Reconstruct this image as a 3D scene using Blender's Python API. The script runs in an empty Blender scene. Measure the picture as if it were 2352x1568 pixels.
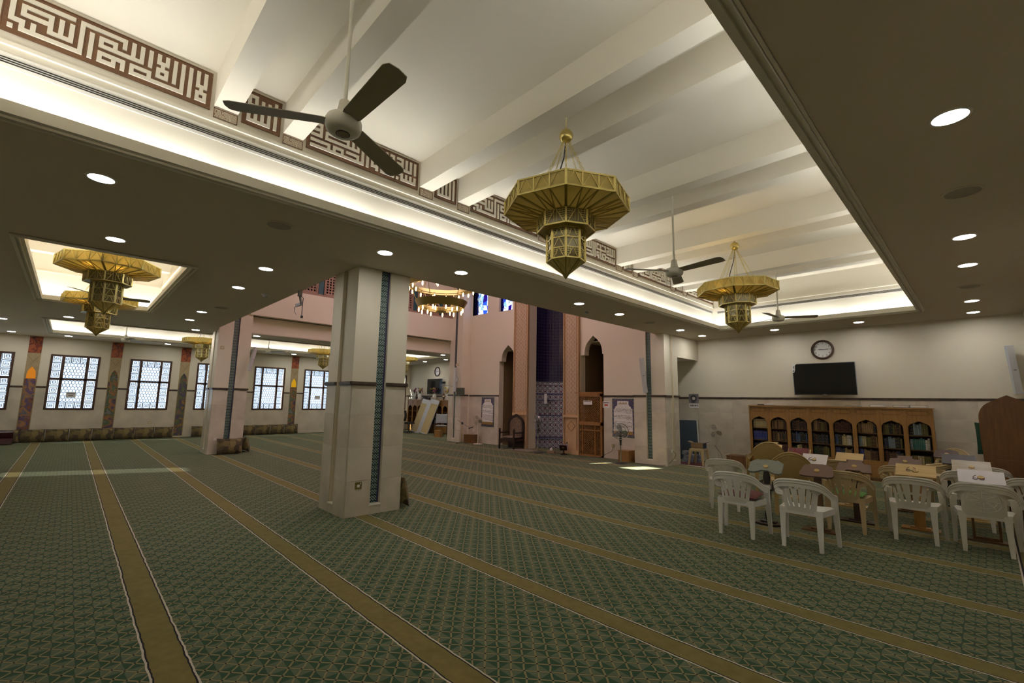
import bpy, math, random
from mathutils import Vector, Matrix
random.seed(7)
PI = math.pi
scene = bpy.context.scene
col = scene.collection

# ------------------------------------------------------------------ camera, light, exposure
EXPO = 0.0
K_COVE = 36.0
K_DOWN = 88.0
K_WORLD = 2.0
K_SUN = 55.0
K_BULB = 12.0
K_AMBER = 330.0

def cam_axes():
    yaw, pit, rol = [math.radians(a) for a in (-46.0335, 7.5583, 1.0106)]
    f = Vector((math.sin(yaw)*math.cos(pit), math.cos(yaw)*math.cos(pit), math.sin(pit)))
    r = Vector((math.cos(yaw), -math.sin(yaw), 0)); u = r.cross(f)
    return r*math.cos(rol)+u*math.sin(rol), -r*math.sin(rol)+u*math.cos(rol), f
cd = bpy.data.cameras.new('camera'); cam = bpy.data.objects.new('camera', cd); col.objects.link(cam)
cr, cu, cf = cam_axes()
cam.matrix_world = Matrix(((cr.x, cu.x, -cf.x, 0), (cr.y, cu.y, -cf.y, 0), (cr.z, cu.z, -cf.z, 1.55), (0, 0, 0, 1)))
cd.sensor_fit = 'HORIZONTAL'; cd.sensor_width = 36.0; cd.lens = 36.0*1040.73/2352; cd.clip_start = 0.05; cd.clip_end = 200
scene.camera = cam
vs = scene.view_settings
vs.view_transform = 'Standard'; vs.look = 'None'; vs.gamma = 1.0; vs.exposure = EXPO; vs.use_curve_mapping = False
scene.cycles.use_denoising = True
scene.cycles.max_bounces = 10; scene.cycles.diffuse_bounces = 6; scene.cycles.glossy_bounces = 4
scene.cycles.transmission_bounces = 6; scene.cycles.transparent_max_bounces = 12
scene.cycles.sample_clamp_indirect = 6.0
scene.cycles.caustics_reflective = False; scene.cycles.caustics_refractive = False

w = bpy.data.worlds.new('sky'); scene.world = w; w.use_nodes = True
bg = w.node_tree.nodes['Background']
bg.inputs[0].default_value = (0.72, 0.84, 1.0, 1); bg.inputs[1].default_value = K_WORLD
sl = bpy.data.lights.new('sun', 'SUN'); sl.energy = K_SUN; sl.angle = 0.009; sl.color = (1.0, 0.93, 0.78)
so = bpy.data.objects.new('sun', sl); col.objects.link(so)
so.rotation_euler = Vector((0.42, 1.0, -0.70)).to_track_quat('-Z', 'Y').to_euler(); so.location = (-15, -8, 12)

# ------------------------------------------------------------------ materials
def nt(name):
    m = bpy.data.materials.new(name); m.use_nodes = True
    n = m.node_tree.nodes; return m, n, m.node_tree.links, n['Principled BSDF']
def mat(name, c, rough=0.5, metal=0.0, var=0.0, scale=8.0, bump=0.0, bscale=60.0, spec=None, c2=None, detail=4.0, coat=0.0):
    m, n, l, p = nt(name)
    p.inputs['Roughness'].default_value = rough; p.inputs['Metallic'].default_value = metal
    p.inputs['Base Color'].default_value = (*c, 1)
    if spec is not None: p.inputs['Specular IOR Level'].default_value = spec
    if coat: p.inputs['Coat Weight'].default_value = coat
    if var or c2 or bump:
        tc = n.new('ShaderNodeTexCoord')
    if var or c2:
        t = n.new('ShaderNodeTexNoise'); t.inputs['Scale'].default_value = scale; t.inputs['Detail'].default_value = detail
        l.new(tc.outputs['Object'], t.inputs['Vector'])
        r = n.new('ShaderNodeValToRGB'); r.color_ramp.elements[0].position = 0.3; r.color_ramp.elements[1].position = 0.7
        d = c2 if c2 else tuple(max(0, x*(1-var)) for x in c)
        r.color_ramp.elements[0].color = (*d, 1); r.color_ramp.elements[1].color = (*c, 1)
        l.new(t.outputs['Fac'], r.inputs['Fac']); l.new(r.outputs['Color'], p.inputs['Base Color'])
    if bump:
        t2 = n.new('ShaderNodeTexNoise'); t2.inputs['Scale'].default_value = bscale
        l.new(tc.outputs['Object'], t2.inputs['Vector'])
        b = n.new('ShaderNodeBump'); b.inputs['Strength'].default_value = bump; b.inputs['Distance'].default_value = 0.01
        l.new(t2.outputs['Fac'], b.inputs['Height']); l.new(b.outputs['Normal'], p.inputs['Normal'])
    return m
def emis(name, c, s):
    m, n, l, p = nt(name)
    e = n.new('ShaderNodeEmission'); e.inputs[0].default_value = (*c, 1); e.inputs[1].default_value = s
    l.new(e.outputs[0], n['Material Output'].inputs['Surface']); n.remove(p)
    return m
def wood(name, c, c2, axis=2, scale=3.0, rough=0.4):
    m, n, l, p = nt(name); p.inputs['Roughness'].default_value = rough
    tc = n.new('ShaderNodeTexCoord'); mp = n.new('ShaderNodeMapping')
    s = [12.0, 12.0, 12.0]; s[axis] = 1.2; mp.inputs['Scale'].default_value = s
    t = n.new('ShaderNodeTexNoise'); t.inputs['Scale'].default_value = scale; t.inputs['Detail'].default_value = 5
    r = n.new('ShaderNodeValToRGB'); r.color_ramp.elements[0].position = 0.3; r.color_ramp.elements[1].position = 0.72
    r.color_ramp.elements[0].color = (*c2, 1); r.color_ramp.elements[1].color = (*c, 1)
    l.new(tc.outputs['Object'], mp.inputs['Vector']); l.new(mp.outputs[0], t.inputs['Vector']); l.new(t.outputs['Fac'], r.inputs['Fac']); l.new(r.outputs['Color'], p.inputs['Base Color'])
    return m
def glassy(name, c, mixfac=0.12, rough=0.05):
    m, n, l, p = nt(name)
    tr = n.new('ShaderNodeBsdfTransparent'); tr.inputs[0].default_value = (*c, 1)
    gl = n.new('ShaderNodeBsdfGlossy'); gl.inputs['Roughness'].default_value = rough
    mx = n.new('ShaderNodeMixShader'); mx.inputs[0].default_value = mixfac
    l.new(tr.outputs[0], mx.inputs[1]); l.new(gl.outputs[0], mx.inputs[2]); l.new(mx.outputs[0], n['Material Output'].inputs['Surface']); n.remove(p)
    return m

class NB:   # small maths-node builder
    def __init__(s, n, l): s.n = n; s.l = l
    def m(s, op, a, b=None, c=None):
        q = s.n.new('ShaderNodeMath'); q.operation = op
        for i, v in enumerate((a, b, c)):
            if v is None: continue
            if isinstance(v, (int, float)): q.inputs[i].default_value = v
            else: s.l.new(v, q.inputs[i])
        return q.outputs[0]
    def mix(s, f, a, b):
        q = s.n.new('ShaderNodeMix'); q.data_type = 'RGBA'
        if isinstance(f, (int, float)): q.inputs['Factor'].default_value = f
        else: s.l.new(f, q.inputs['Factor'])
        for k, v in ((6, a), (7, b)):
            if isinstance(v, tuple): q.inputs[k].default_value = (*v, 1)
            else: s.l.new(v, q.inputs[k])
        return q.outputs[2]

def carpet_mat():
    m, n, l, p = nt('carpet'); p.inputs['Roughness'].default_value = 0.95; p.inputs['Specular IOR Level'].default_value = 0.1
    g = NB(n, l)
    geo = n.new('ShaderNodeNewGeometry'); sp = n.new('ShaderNodeSeparateXYZ'); l.new(geo.outputs['Position'], sp.inputs[0])
    nz = n.new('ShaderNodeTexNoise'); nz.inputs['Scale'].default_value = 9; l.new(geo.outputs['Position'], nz.inputs['Vector'])
    wob = g.m('MULTIPLY', g.m('SUBTRACT', nz.outputs['Fac'], 0.5), 0.022)
    X = g.m('ADD', sp.outputs['X'], wob); Y = g.m('ADD', sp.outputs['Y'], wob)
    P = 1.198; S0 = 0.577                       # row pitch and centre of one stripe
    t = g.m('SUBTRACT', g.m('MODULO', g.m('ADD', g.m('SUBTRACT', Y, S0), 60*P+P/2), P), P/2)   # -P/2..P/2, 0 at stripe centre
    at = g.m('ABSOLUTE', t)
    u = g.m('DIVIDE', X, 0.117); v = g.m('DIVIDE', g.m('SUBTRACT', g.m('MODULO', g.m('ADD', g.m('SUBTRACT', Y, S0), 60*P), P), 0.09), 0.1018)
    chk = g.m('MODULO', g.m('ADD', g.m('FLOOR', g.m('ADD', u, 1000)), g.m('FLOOR', v)), 2.0)
    pp = g.m('ADD', u, v); qq = g.m('SUBTRACT', u, v)
    def near(a): return g.m('ABSOLUTE', g.m('SUBTRACT', g.m('FRACT', g.m('ADD', a, 100.5)), 0.5))
    dp = near(pp); dq = near(qq)
    lp = g.m('LESS_THAN', dp, 0.072); lq = g.m('LESS_THAN', dq, 0.078)
    oq = g.m('LESS_THAN', dq, 0.108); op = g.m('LESS_THAN', dp, 0.085)
    node = g.m('MULTIPLY', lp, lq)
    n2 = n.new('ShaderNodeTexNoise'); n2.inputs['Scale'].default_value = 3.0; n2.inputs['Detail'].default_value = 3; l.new(geo.outputs['Position'], n2.inputs['Vector'])
    c = g.mix(chk, (0.027, 0.070, 0.038), (0.096, 0.122, 0.076))
    c = g.mix(op, c, (0.10, 0.06, 0.025)); c = g.mix(oq, c, (0.02, 0.018, 0.014))
    c = g.mix(g.m('MAXIMUM', lp, lq), c, (0.225, 0.19, 0.098)); c = g.mix(node, c, (0.008, 0.008, 0.012))
    # stripe with black and white piping
    c = g.mix(g.m('LESS_THAN', at, 0.103), c, (0.52, 0.46, 0.40))
    c = g.mix(g.m('LESS_THAN', at, 0.092), c, (0.012, 0.011, 0.014))
    n3 = n.new('ShaderNodeTexNoise'); n3.inputs['Scale'].default_value = 14; n3.inputs['Detail'].default_value = 6; l.new(geo.outputs['Position'], n3.inputs['Vector'])
    stripe = g.mix(n3.outputs['Fac'], (0.125, 0.10, 0.03), (0.215, 0.175, 0.06))
    c = g.mix(g.m('LESS_THAN', at, 0.083), c, stripe)
    # right-hand border
    xe = sp.outputs['X']
    c = g.mix(g.m('GREATER_THAN', xe, 0.112), c, (0.52, 0.46, 0.40)); c = g.mix(g.m('GREATER_THAN', xe, 0.125), c, (0.015, 0.013, 0.014))
    c = g.mix(g.m('GREATER_THAN', xe, 0.14), c, stripe)
    hs = n.new('ShaderNodeHueSaturation'); l.new(c, hs.inputs['Color'])
    l.new(g.m('ADD', 0.86, g.m('MULTIPLY', n2.outputs['Fac'], 0.28)), hs.inputs['Value'])
    l.new(hs.outputs[0], p.inputs['Base Color'])
    nb = n.new('ShaderNodeTexNoise'); nb.inputs['Scale'].default_value = 300; l.new(geo.outputs['Position'], nb.inputs['Vector'])
    b = n.new('ShaderNodeBump'); b.inputs['Strength'].default_value = 0.35; b.inputs['Distance'].default_value = 0.004
    l.new(nb.outputs['Fac'], b.inputs['Height']); l.new(b.outputs['Normal'], p.inputs['Normal'])
    p.inputs['Sheen Weight'].default_value = 0.05
    return m

def amber_glass():
    m, n, l, p = nt('amber_glass')
    p.inputs['Base Color'].default_value = (0.74, 0.67, 0.29, 1); p.inputs['Roughness'].default_value = 0.25; p.inputs['Metallic'].default_value = 0.15
    tc = n.new('ShaderNodeTexCoord'); t = n.new('ShaderNodeTexNoise'); t.inputs['Scale'].default_value = 38
    l.new(tc.outputs['Object'], t.inputs['Vector']); b = n.new('ShaderNodeBump'); b.inputs['Strength'].default_value = 0.5; b.inputs['Distance'].default_value = 0.01
    l.new(t.outputs['Fac'], b.inputs['Height']); l.new(b.outputs['Normal'], p.inputs['Normal'])
    tr = n.new('ShaderNodeBsdfTranslucent'); tr.inputs[0].default_value = (0.95, 0.80, 0.38, 1)
    mx = n.new('ShaderNodeMixShader'); mx.inputs[0].default_value = 0.5
    l.new(p.outputs[0], mx.inputs[1]); l.new(tr.outputs[0], mx.inputs[2]); l.new(mx.outputs[0], n['Material Output'].inputs['Surface'])
    return m

def tile_strip_mat():    # green-on-white interlace of the column grooves
    m, n, l, p = nt('tile_strip'); p.inputs['Roughness'].default_value = 0.2
    g = NB(n, l); geo = n.new('ShaderNodeTexCoord'); sp = n.new('ShaderNodeSeparateXYZ'); l.new(geo.outputs['Object'], sp.inputs[0])
    s = g.m('ADD', sp.outputs['X'], sp.outputs['Y']); z = sp.outputs['Z']
    a = g.m('MULTIPLY', g.m('ADD', s, z), 26.0); b2 = g.m('MULTIPLY', g.m('SUBTRACT', s, z), 26.0)
    def near(q): return g.m('ABSOLUTE', g.m('SUBTRACT', g.m('FRACT', g.m('ADD', q, 100.5)), 0.5))
    ln = g.m('LESS_THAN', g.m('MINIMUM', near(a), near(b2)), 0.11)
    c = g.mix(ln, (0.015, 0.055, 0.05), (0.34, 0.40, 0.37))
    bar = g.m('LESS_THAN', near(g.m('MULTIPLY', z, 12.5)), 0.09)
    c = g.mix(bar, c, (0.02, 0.05, 0.05))
    l.new(c, p.inputs['Base Color']); return m

def iznik_mat():         # white-blue floral tiles of the lower prayer niche
    m, n, l, p = nt('iznik_tile'); p.inputs['Roughness'].default_value = 0.25
    g = NB(n, l); geo = n.new('ShaderNodeTexCoord')
    sp = n.new('ShaderNodeSeparateXYZ'); l.new(geo.outputs['UV'], sp.inputs[0])
    v = n.new('ShaderNodeTexVoronoi'); v.inputs['Scale'].default_value = 5.2; v.inputs['Randomness'].default_value = 0.0; l.new(geo.outputs['UV'], v.inputs['Vector'])
    d = v.outputs['Distance']
    w1 = g.m('SINE', g.m('MULTIPLY', d, 30.0))
    t = n.new('ShaderNodeTexNoise'); t.inputs['Scale'].default_value = 30; l.new(geo.outputs['UV'], t.inputs['Vector'])
    f = g.m('GREATER_THAN', g.m('ADD', w1, g.m('MULTIPLY', g.m('SUBTRACT', t.outputs['Fac'], 0.5), 2.6)), 0.0)
    c = g.mix(f, (0.035, 0.045, 0.13), (0.52, 0.54, 0.52))
    c = g.mix(g.m('LESS_THAN', d, 0.12), c, (0.22, 0.06, 0.05))
    V = sp.outputs['Y']
    band = g.m('LESS_THAN', g.m('ABSOLUTE', g.m('SUBTRACT', g.m('FRACT', g.m('ADD', g.m('MULTIPLY', V, 1.35), 0.02)), 0.5)), 0.035)
    c = g.mix(band, c, (0.07, 0.08, 0.16))
    l.new(c, p.inputs['Base Color']); return m

def navy_tile_mat():
    m, n, l, p = nt('navy_tile'); p.inputs['Roughness'].default_value = 0.12
    g = NB(n, l); geo = n.new('ShaderNodeTexCoord'); sp = n.new('ShaderNodeSeparateXYZ'); l.new(geo.outputs['UV'], sp.inputs[0])
    def near(q): return g.m('ABSOLUTE', g.m('SUBTRACT', g.m('FRACT', g.m('ADD', q, 100.5)), 0.5))
    ln = g.m('LESS_THAN', g.m('MINIMUM', near(g.m('MULTIPLY', sp.outputs['X'], 9.0)), near(g.m('MULTIPLY', sp.outputs['Y'], 9.0))), 0.05)
    c = g.mix(ln, (0.012, 0.008, 0.045), (0.05, 0.05, 0.09)); l.new(c, p.inputs['Base Color'])
    t = n.new('ShaderNodeTexNoise'); t.inputs['Scale'].default_value = 20; l.new(geo.outputs['UV'], t.inputs['Vector'])
    b = n.new('ShaderNodeBump'); b.inputs['Strength'].default_value = 0.3; b.inputs['Distance'].default_value = 0.02
    l.new(t.outputs['Fac'], b.inputs['Height']); l.new(b.outputs['Normal'], p.inputs['Normal']); return m

def carved_mat(name, hi, lo, scale, rough=0.6):   # carved arabesque: light ribbons over darker ground
    m, n, l, p = nt(name); p.inputs['Roughness'].default_value = rough
    g = NB(n, l); geo = n.new('ShaderNodeTexCoord'); sp = n.new('ShaderNodeSeparateXYZ'); l.new(geo.outputs['Object'], sp.inputs[0])
    s = g.m('ADD', sp.outputs['X'], sp.outputs['Y']); z = sp.outputs['Z']
    def near(q): return g.m('ABSOLUTE', g.m('SUBTRACT', g.m('FRACT', g.m('ADD', q, 100.5)), 0.5))
    sw = g.m('MULTIPLY', g.m('SINE', g.m('MULTIPLY', z, 2*PI*scale*0.5)), 0.35)
    a = near(g.m('ADD', g.m('MULTIPLY', s, scale), sw)); b2 = near(g.m('SUBTRACT', g.m('MULTIPLY', s, scale), sw))
    d = g.m('MINIMUM', a, b2)
    ln = g.m('LESS_THAN', d, 0.07)
    v = n.new('ShaderNodeTexVoronoi'); v.feature = 'DISTANCE_TO_EDGE'; v.inputs['Scale'].default_value = scale*3.2; l.new(geo.outputs['Object'], v.inputs['Vector'])
    fine = g.m('LESS_THAN', v.outputs['Distance'], 0.14)
    c = g.mix(fine, lo, tuple(0.5*x+0.5*y for x, y in zip(hi, lo))); c = g.mix(ln, c, hi)
    l.new(c, p.inputs['Base Color'])
    b = n.new('ShaderNodeBump'); b.inputs['Strength'].default_value = 0.8; b.inputs['Distance'].default_value = 0.01
    l.new(g.m('ADD', ln, g.m('MULTIPLY', fine, 0.5)), b.inputs['Height']); l.new(b.outputs['Normal'], p.inputs['Normal']); return m

def floral_mat():
    m, n, l, p = nt('carved_floral'); p.inputs['Roughness'].default_value = 0.7
    g = NB(n, l); tc = n.new('ShaderNodeTexCoord')
    t = n.new('ShaderNodeTexNoise'); t.inputs['Scale'].default_value = 26; t.inputs['Detail'].default_value = 1; l.new(tc.outputs['Object'], t.inputs['Vector'])
    w2 = g.m('ABSOLUTE', g.m('SINE', g.m('MULTIPLY', t.outputs['Fac'], 42.0)))
    c = g.mix(g.m('GREATER_THAN', w2, 0.55), (0.17, 0.085, 0.045), (0.72, 0.68, 0.58)); l.new(c, p.inputs['Base Color']); return m

def blotch_mat(name, cols, scale=4.0, rough=0.5, dist=1.5):   # abstract painting / patterned cloth
    m, n, l, p = nt(name); p.inputs['Roughness'].default_value = rough
    tc = n.new('ShaderNodeTexCoord'); t = n.new('ShaderNodeTexNoise'); t.inputs['Scale'].default_value = scale; t.inputs['Detail'].default_value = 2.5; t.inputs['Distortion'].default_value = dist
    l.new(tc.outputs['Object'], t.inputs['Vector']); r = n.new('ShaderNodeValToRGB'); r.color_ramp.interpolation = 'EASE'
    e = r.color_ramp.elements
    while len(e) < len(cols): e.new(0.5)
    for i, c in enumerate(cols): e[i].position = 0.27+0.46*i/(len(cols)-1); e[i].color = (*c, 1)
    l.new(t.outputs['Fac'], r.inputs['Fac']); l.new(r.outputs['Color'], p.inputs['Base Color']); return m
def patch_mat():          # patchwork cushion cloth
    m, n, l, p = nt('patchwork_cloth'); p.inputs['Roughness'].default_value = 0.9
    tc = n.new('ShaderNodeTexCoord'); v = n.new('ShaderNodeTexVoronoi'); v.distance = 'CHEBYCHEV'; v.inputs['Scale'].default_value = 7.5; v.inputs['Randomness'].default_value = 0.75
    l.new(tc.outputs['Object'], v.inputs['Vector']); r = n.new('ShaderNodeValToRGB'); r.color_ramp.interpolation = 'CONSTANT'
    e = r.color_ramp.elements; cs = [(0.075, 0.055, 0.03), (0.20, 0.15, 0.055), (0.11, 0.085, 0.045), (0.26, 0.20, 0.08), (0.06, 0.045, 0.028)]
    while len(e) < 5: e.new(0.5)
    for i, c in enumerate(cs): e[i].position = i*0.2; e[i].color = (*c, 1)
    sp = n.new('ShaderNodeSeparateColor'); l.new(v.outputs['Color'], sp.inputs[0]); l.new(sp.outputs[0], r.inputs['Fac'])
    t = n.new('ShaderNodeTexNoise'); t.inputs['Scale'].default_value = 40; l.new(tc.outputs['Object'], t.inputs['Vector'])
    g = NB(n, l); c = g.mix(g.m('MULTIPLY', t.outputs['Fac'], 0.45), r.outputs['Color'], (0.05, 0.035, 0.02)); l.new(c, p.inputs['Base Color']); return m

M = {}
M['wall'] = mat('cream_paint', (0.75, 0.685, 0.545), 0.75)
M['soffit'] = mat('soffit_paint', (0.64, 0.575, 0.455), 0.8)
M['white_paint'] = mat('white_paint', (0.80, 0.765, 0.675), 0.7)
M['marble'] = mat('cream_marble', (0.72, 0.65, 0.54), 0.22, var=0.22, scale=2.4, detail=8)
M['marble2'] = mat('cream_marble_b', (0.70, 0.62, 0.505), 0.22, var=0.25, scale=3.1, detail=8)
M['rail'] = mat('dark_marble', (0.10, 0.065, 0.045), 0.3, c2=(0.03, 0.02, 0.016), scale=9)
M['carpet'] = carpet_mat()
M['oak'] = wood('oak', (0.36, 0.19, 0.055), (0.26, 0.125, 0.032), 2, 2.5)
M['oak_h'] = wood('oak_light', (0.40, 0.215, 0.065), (0.30, 0.15, 0.042), 0, 2.5)
M['oak_dark'] = wood('oak_dark', (0.13, 0.065, 0.022), (0.085, 0.04, 0.014), 2, 2.5)
M['screen_wood'] = wood('screen_wood', (0.36, 0.17, 0.05), (0.26, 0.115, 0.03), 2, 3)
M['walnut'] = wood('walnut', (0.045, 0.02, 0.013), (0.022, 0.01, 0.007), 2, 3)
M['frame_wood'] = wood('window_frame_wood', (0.085, 0.038, 0.02), (0.055, 0.024, 0.013), 2, 4)
M['pine'] = wood('pine', (0.55, 0.39, 0.16), (0.44, 0.29, 0.105), 0, 3)
M['minbar'] = wood('minbar_wood', (0.19, 0.085, 0.026), (0.125, 0.052, 0.015), 2, 2)
M['panel_brown'] = wood('panel_brown', (0.15, 0.068, 0.028), (0.10, 0.045, 0.018), 1, 3, 0.55)
M['letter'] = mat('letter_plaster', (0.80, 0.77, 0.68), 0.7)
M['floral'] = floral_mat()
M['brass'] = mat('brass', (0.74, 0.63, 0.25), 0.28, 1.0, var=0.2, scale=18)
M['brass_dark'] = mat('brass_aged', (0.44, 0.37, 0.14), 0.35, 1.0)
M['amber'] = amber_glass()
M['smoke'] = mat('smoked_glass', (0.15, 0.125, 0.05), 0.08, 0.2, coat=0.3)
M['tile_strip'] = tile_strip_mat()
M['tile_edge'] = mat('tile_edge', (0.055, 0.05, 0.13), 0.3)
M['iznik'] = iznik_mat(); M['navy'] = navy_tile_mat()
M['carved'] = carved_mat('carved_stone', (0.66, 0.50, 0.34), (0.37, 0.25, 0.155), 7.0)
M['carved_frame'] = mat('carved_frame', (0.58, 0.38, 0.21), 0.5, var=0.12, scale=5)
M['mash'] = mat('rose_wood_screen', (0.36, 0.21, 0.15), 0.6, var=0.2, scale=6)
M['teal'] = mat('teal_paint', (0.02, 0.085, 0.095), 0.5)
M['dark'] = mat('shade_backing', (0.012, 0.011, 0.01), 0.8)
M['black'] = mat('black_plastic', (0.015, 0.015, 0.016), 0.35)
M['screen'] = mat('tv_screen', (0.008, 0.008, 0.009), 0.12)
M['grey'] = mat('grey_metal', (0.32, 0.33, 0.35), 0.4)
M['steel'] = mat('steel', (0.55, 0.55, 0.55), 0.25, 1.0)
M['alu'] = mat('aluminium', (0.62, 0.64, 0.66), 0.4, 0.3)
M['white'] = mat('white_plastic', (0.78, 0.77, 0.74), 0.3)
M['white2'] = mat('warm_white_plastic', (0.66, 0.63, 0.56), 0.32)
M['cream'] = mat('cream_plastic', (0.52, 0.40, 0.215), 0.32)
M['tan'] = mat('tan_plastic', (0.38, 0.27, 0.10), 0.32, bump=0.5, bscale=90)
M['fan_white'] = mat('fan_enamel', (0.80, 0.78, 0.72), 0.3)
M['blade'] = mat('fan_blade', (0.34, 0.31, 0.235), 0.45)
M['paper'] = mat('paper', (0.80, 0.78, 0.75), 0.8)
M['ink'] = mat('ink', (0.04, 0.035, 0.05), 0.8)
M['cloth'] = patch_mat()
M['red_cloth'] = blotch_mat('red_cloth', [(0.05, 0.008, 0.015), (0.16, 0.015, 0.03), (0.10, 0.05, 0.04), (0.20, 0.02, 0.035)], 18, 0.9)
M['green_cloth'] = mat('green_cloth', (0.08, 0.22, 0.03), 0.9)
M['dgreen'] = mat('dark_green_velvet', (0.012, 0.05, 0.028), 0.9)
M['glass'] = glassy('window_glass', (0.93, 0.97, 1.0), 0.06)
M['frosted'] = glassy('added_window_tint', (0.26, 0.27, 0.28), 0.05)  # dims the sun through the added rear window
M['led'] = emis('led_strip', (1.0, 0.98, 0.92), K_COVE)
M['down'] = emis('downlight_disc', (1.0, 0.975, 0.93), K_DOWN)
M['bulb'] = emis('candle_bulb', (1.0, 0.62, 0.26), K_BULB)
M['amber_bulb'] = emis('amber_bulb', (1.0, 0.72, 0.36), K_AMBER)
M['stone_tan'] = mat('tan_stone', (0.44, 0.33, 0.18), 0.6, var=0.2, scale=7)

# ------------------------------------------------------------------ helpers
class MB:
    def __init__(s): s.v = []; s.f = []; s.mi = []; s.uv = {}; s.cur = 0
    def add(s, vs, fs):
        o = len(s.v); s.v += [tuple(p) for p in vs]; s.f += [tuple(i+o for i in f) for f in fs]; s.mi += [s.cur]*len(fs); return s
    def box(s, x0, y0, z0, x1, y1, z1):
        if x0 > x1: x0, x1 = x1, x0
        if y0 > y1: y0, y1 = y1, y0
        if z0 > z1: z0, z1 = z1, z0
        return s.add([(x0,y0,z0),(x1,y0,z0),(x1,y1,z0),(x0,y1,z0),(x0,y0,z1),(x1,y0,z1),(x1,y1,z1),(x0,y1,z1)],
                     [(0,3,2,1),(4,5,6,7),(0,1,5,4),(1,2,6,5),(2,3,7,6),(3,0,4,7)])
    def cbox(s, c, d): return s.box(c[0]-d[0]/2, c[1]-d[1]/2, c[2]-d[2]/2, c[0]+d[0]/2, c[1]+d[1]/2, c[2]+d[2]/2)
    def prism(s, poly, axis, a, b):      # poly in the two other axes (order xyz minus axis)
        n = len(poly)
        def P(u, v, t): return (t, u, v) if axis == 0 else (u, t, v) if axis == 1 else (u, v, t)
        return s.add([P(u, v, a) for u, v in poly]+[P(u, v, b) for u, v in poly],
                     [tuple(range(n))[::-1], tuple(range(n, 2*n))]+[(i, (i+1) % n, n+(i+1) % n, n+i) for i in range(n)])
    def bar(s, p, q, w, h=None, up=(0, 0, 1)):   # square bar between two points
        p = Vector(p); q = Vector(q); d = (q-p).normalized(); u = Vector(up)
        if abs(d.dot(u)) > 0.97: u = Vector((1, 0, 0))
        x = d.cross(u).normalized()*(w/2); y = x.cross(d).normalized()*((h or w)/2)
        vs = [p-x-y, p+x-y, p+x+y, p-x+y, q-x-y, q+x-y, q+x+y, q-x+y]
        return s.add(vs, [(0,3,2,1),(4,5,6,7),(0,1,5,4),(1,2,6,5),(2,3,7,6),(3,0,4,7)])
    def tube(s, pts, r, n=8, closed=False, rads=None):
        pts = [Vector(p) for p in pts]; m = len(pts); rings = []; prev = None
        for i, p in enumerate(pts):
            a = pts[(i-1) % m] if (closed or i > 0) else p; b = pts[(i+1) % m] if (closed or i < m-1) else p
            d = (b-a).normalized(); u = Vector((0, 0, 1)) if abs(d.z) < 0.95 else Vector((0, 1, 0))
            if prev is not None:
                x = (prev - d*prev.dot(d)); x = x.normalized() if x.length > 1e-6 else d.cross(u).normalized()
            else: x = d.cross(u).normalized()
            prev = x; y = d.cross(x); rr = rads[i] if rads else r
            rings.append([p+x*(rr*math.cos(2*PI*k/n))+y*(rr*math.sin(2*PI*k/n)) for k in range(n)])
        vs = [q for R in rings for q in R]; fs = []
        for i in range(m if closed else m-1):
            j = (i+1) % m
            for k in range(n): fs.append((i*n+k, i*n+(k+1) % n, j*n+(k+1) % n, j*n+k))
        if not closed: fs += [tuple(range(n))[::-1], tuple(range((m-1)*n, m*n))]
        return s.add(vs, fs)
    def lathe(s, prof, n=24, c=(0, 0, 0), cap=True, ang0=0.0):
        vs = []; fs = []; m = len(prof)
        for r, z in prof:
            for k in range(n):
                a = ang0+2*PI*k/n; vs.append((c[0]+r*math.cos(a), c[1]+r*math.sin(a), c[2]+z))
        for i in range(m-1):
            for k in range(n): fs.append((i*n+k, i*n+(k+1) % n, (i+1)*n+(k+1) % n, (i+1)*n+k))
        if cap:
            if prof[0][0] > 1e-4: fs.append(tuple(range(n))[::-1])
            if prof[-1][0] > 1e-4: fs.append(tuple(range((m-1)*n, m*n)))
        return s.add(vs, fs)
    def shell(s, P, nu, nv, th, keep=None):  # thick curved sheet, P(u,v)->(point, normal)
        k = (lambda i, j: True) if keep is None else keep
        A = []; B = []
        for j in range(nv+1):
            for i in range(nu+1):
                p, nn = P(i/nu, j/nv); p = Vector(p); nn = Vector(nn).normalized()*(th/2); A.append(p+nn); B.append(p-nn)
        N = (nu+1)*(nv+1); fs = []; idx = lambda i, j: j*(nu+1)+i
        for j in range(nv):
            for i in range(nu):
                if not k(i, j): continue
                a, b, c, d = idx(i, j), idx(i+1, j), idx(i+1, j+1), idx(i, j+1)
                fs.append((a, b, c, d)); fs.append((d+N, c+N, b+N, a+N))
                for (ii, jj, e0, e1) in ((i-1, j, d, a), (i+1, j, b, c), (i, j-1, a, b), (i, j+1, c, d)):
                    if ii < 0 or jj < 0 or ii >= nu or jj >= nv or not k(ii, jj): fs.append((e0, e0+N, e1+N, e1))
        return s.add(A+B, fs)
    def tf(s, mtx, start=0):
        for i in range(start, len(s.v)): s.v[i] = tuple(mtx @ Vector(s.v[i]))
        return s
    def mesh(s, name, mats, smooth=False):
        me = bpy.data.meshes.new(name); me.from_pydata(s.v, [], s.f)
        for m in (mats if isinstance(mats, (list, tuple)) else [mats]): me.materials.append(M[m] if isinstance(m, str) else m)
        if any(s.mi): me.polygons.foreach_set('material_index', s.mi)
        if smooth:
            me.polygons.foreach_set('use_smooth', [True]*len(me.polygons))
            try: me.set_sharp_from_angle(angle=math.radians(38))
            except Exception: pass
        me.validate(); me.update(); return me
    def build(s, name, mats, parent=None, smooth=False):
        return link(name, s.mesh(name, mats, smooth), parent)

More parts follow.
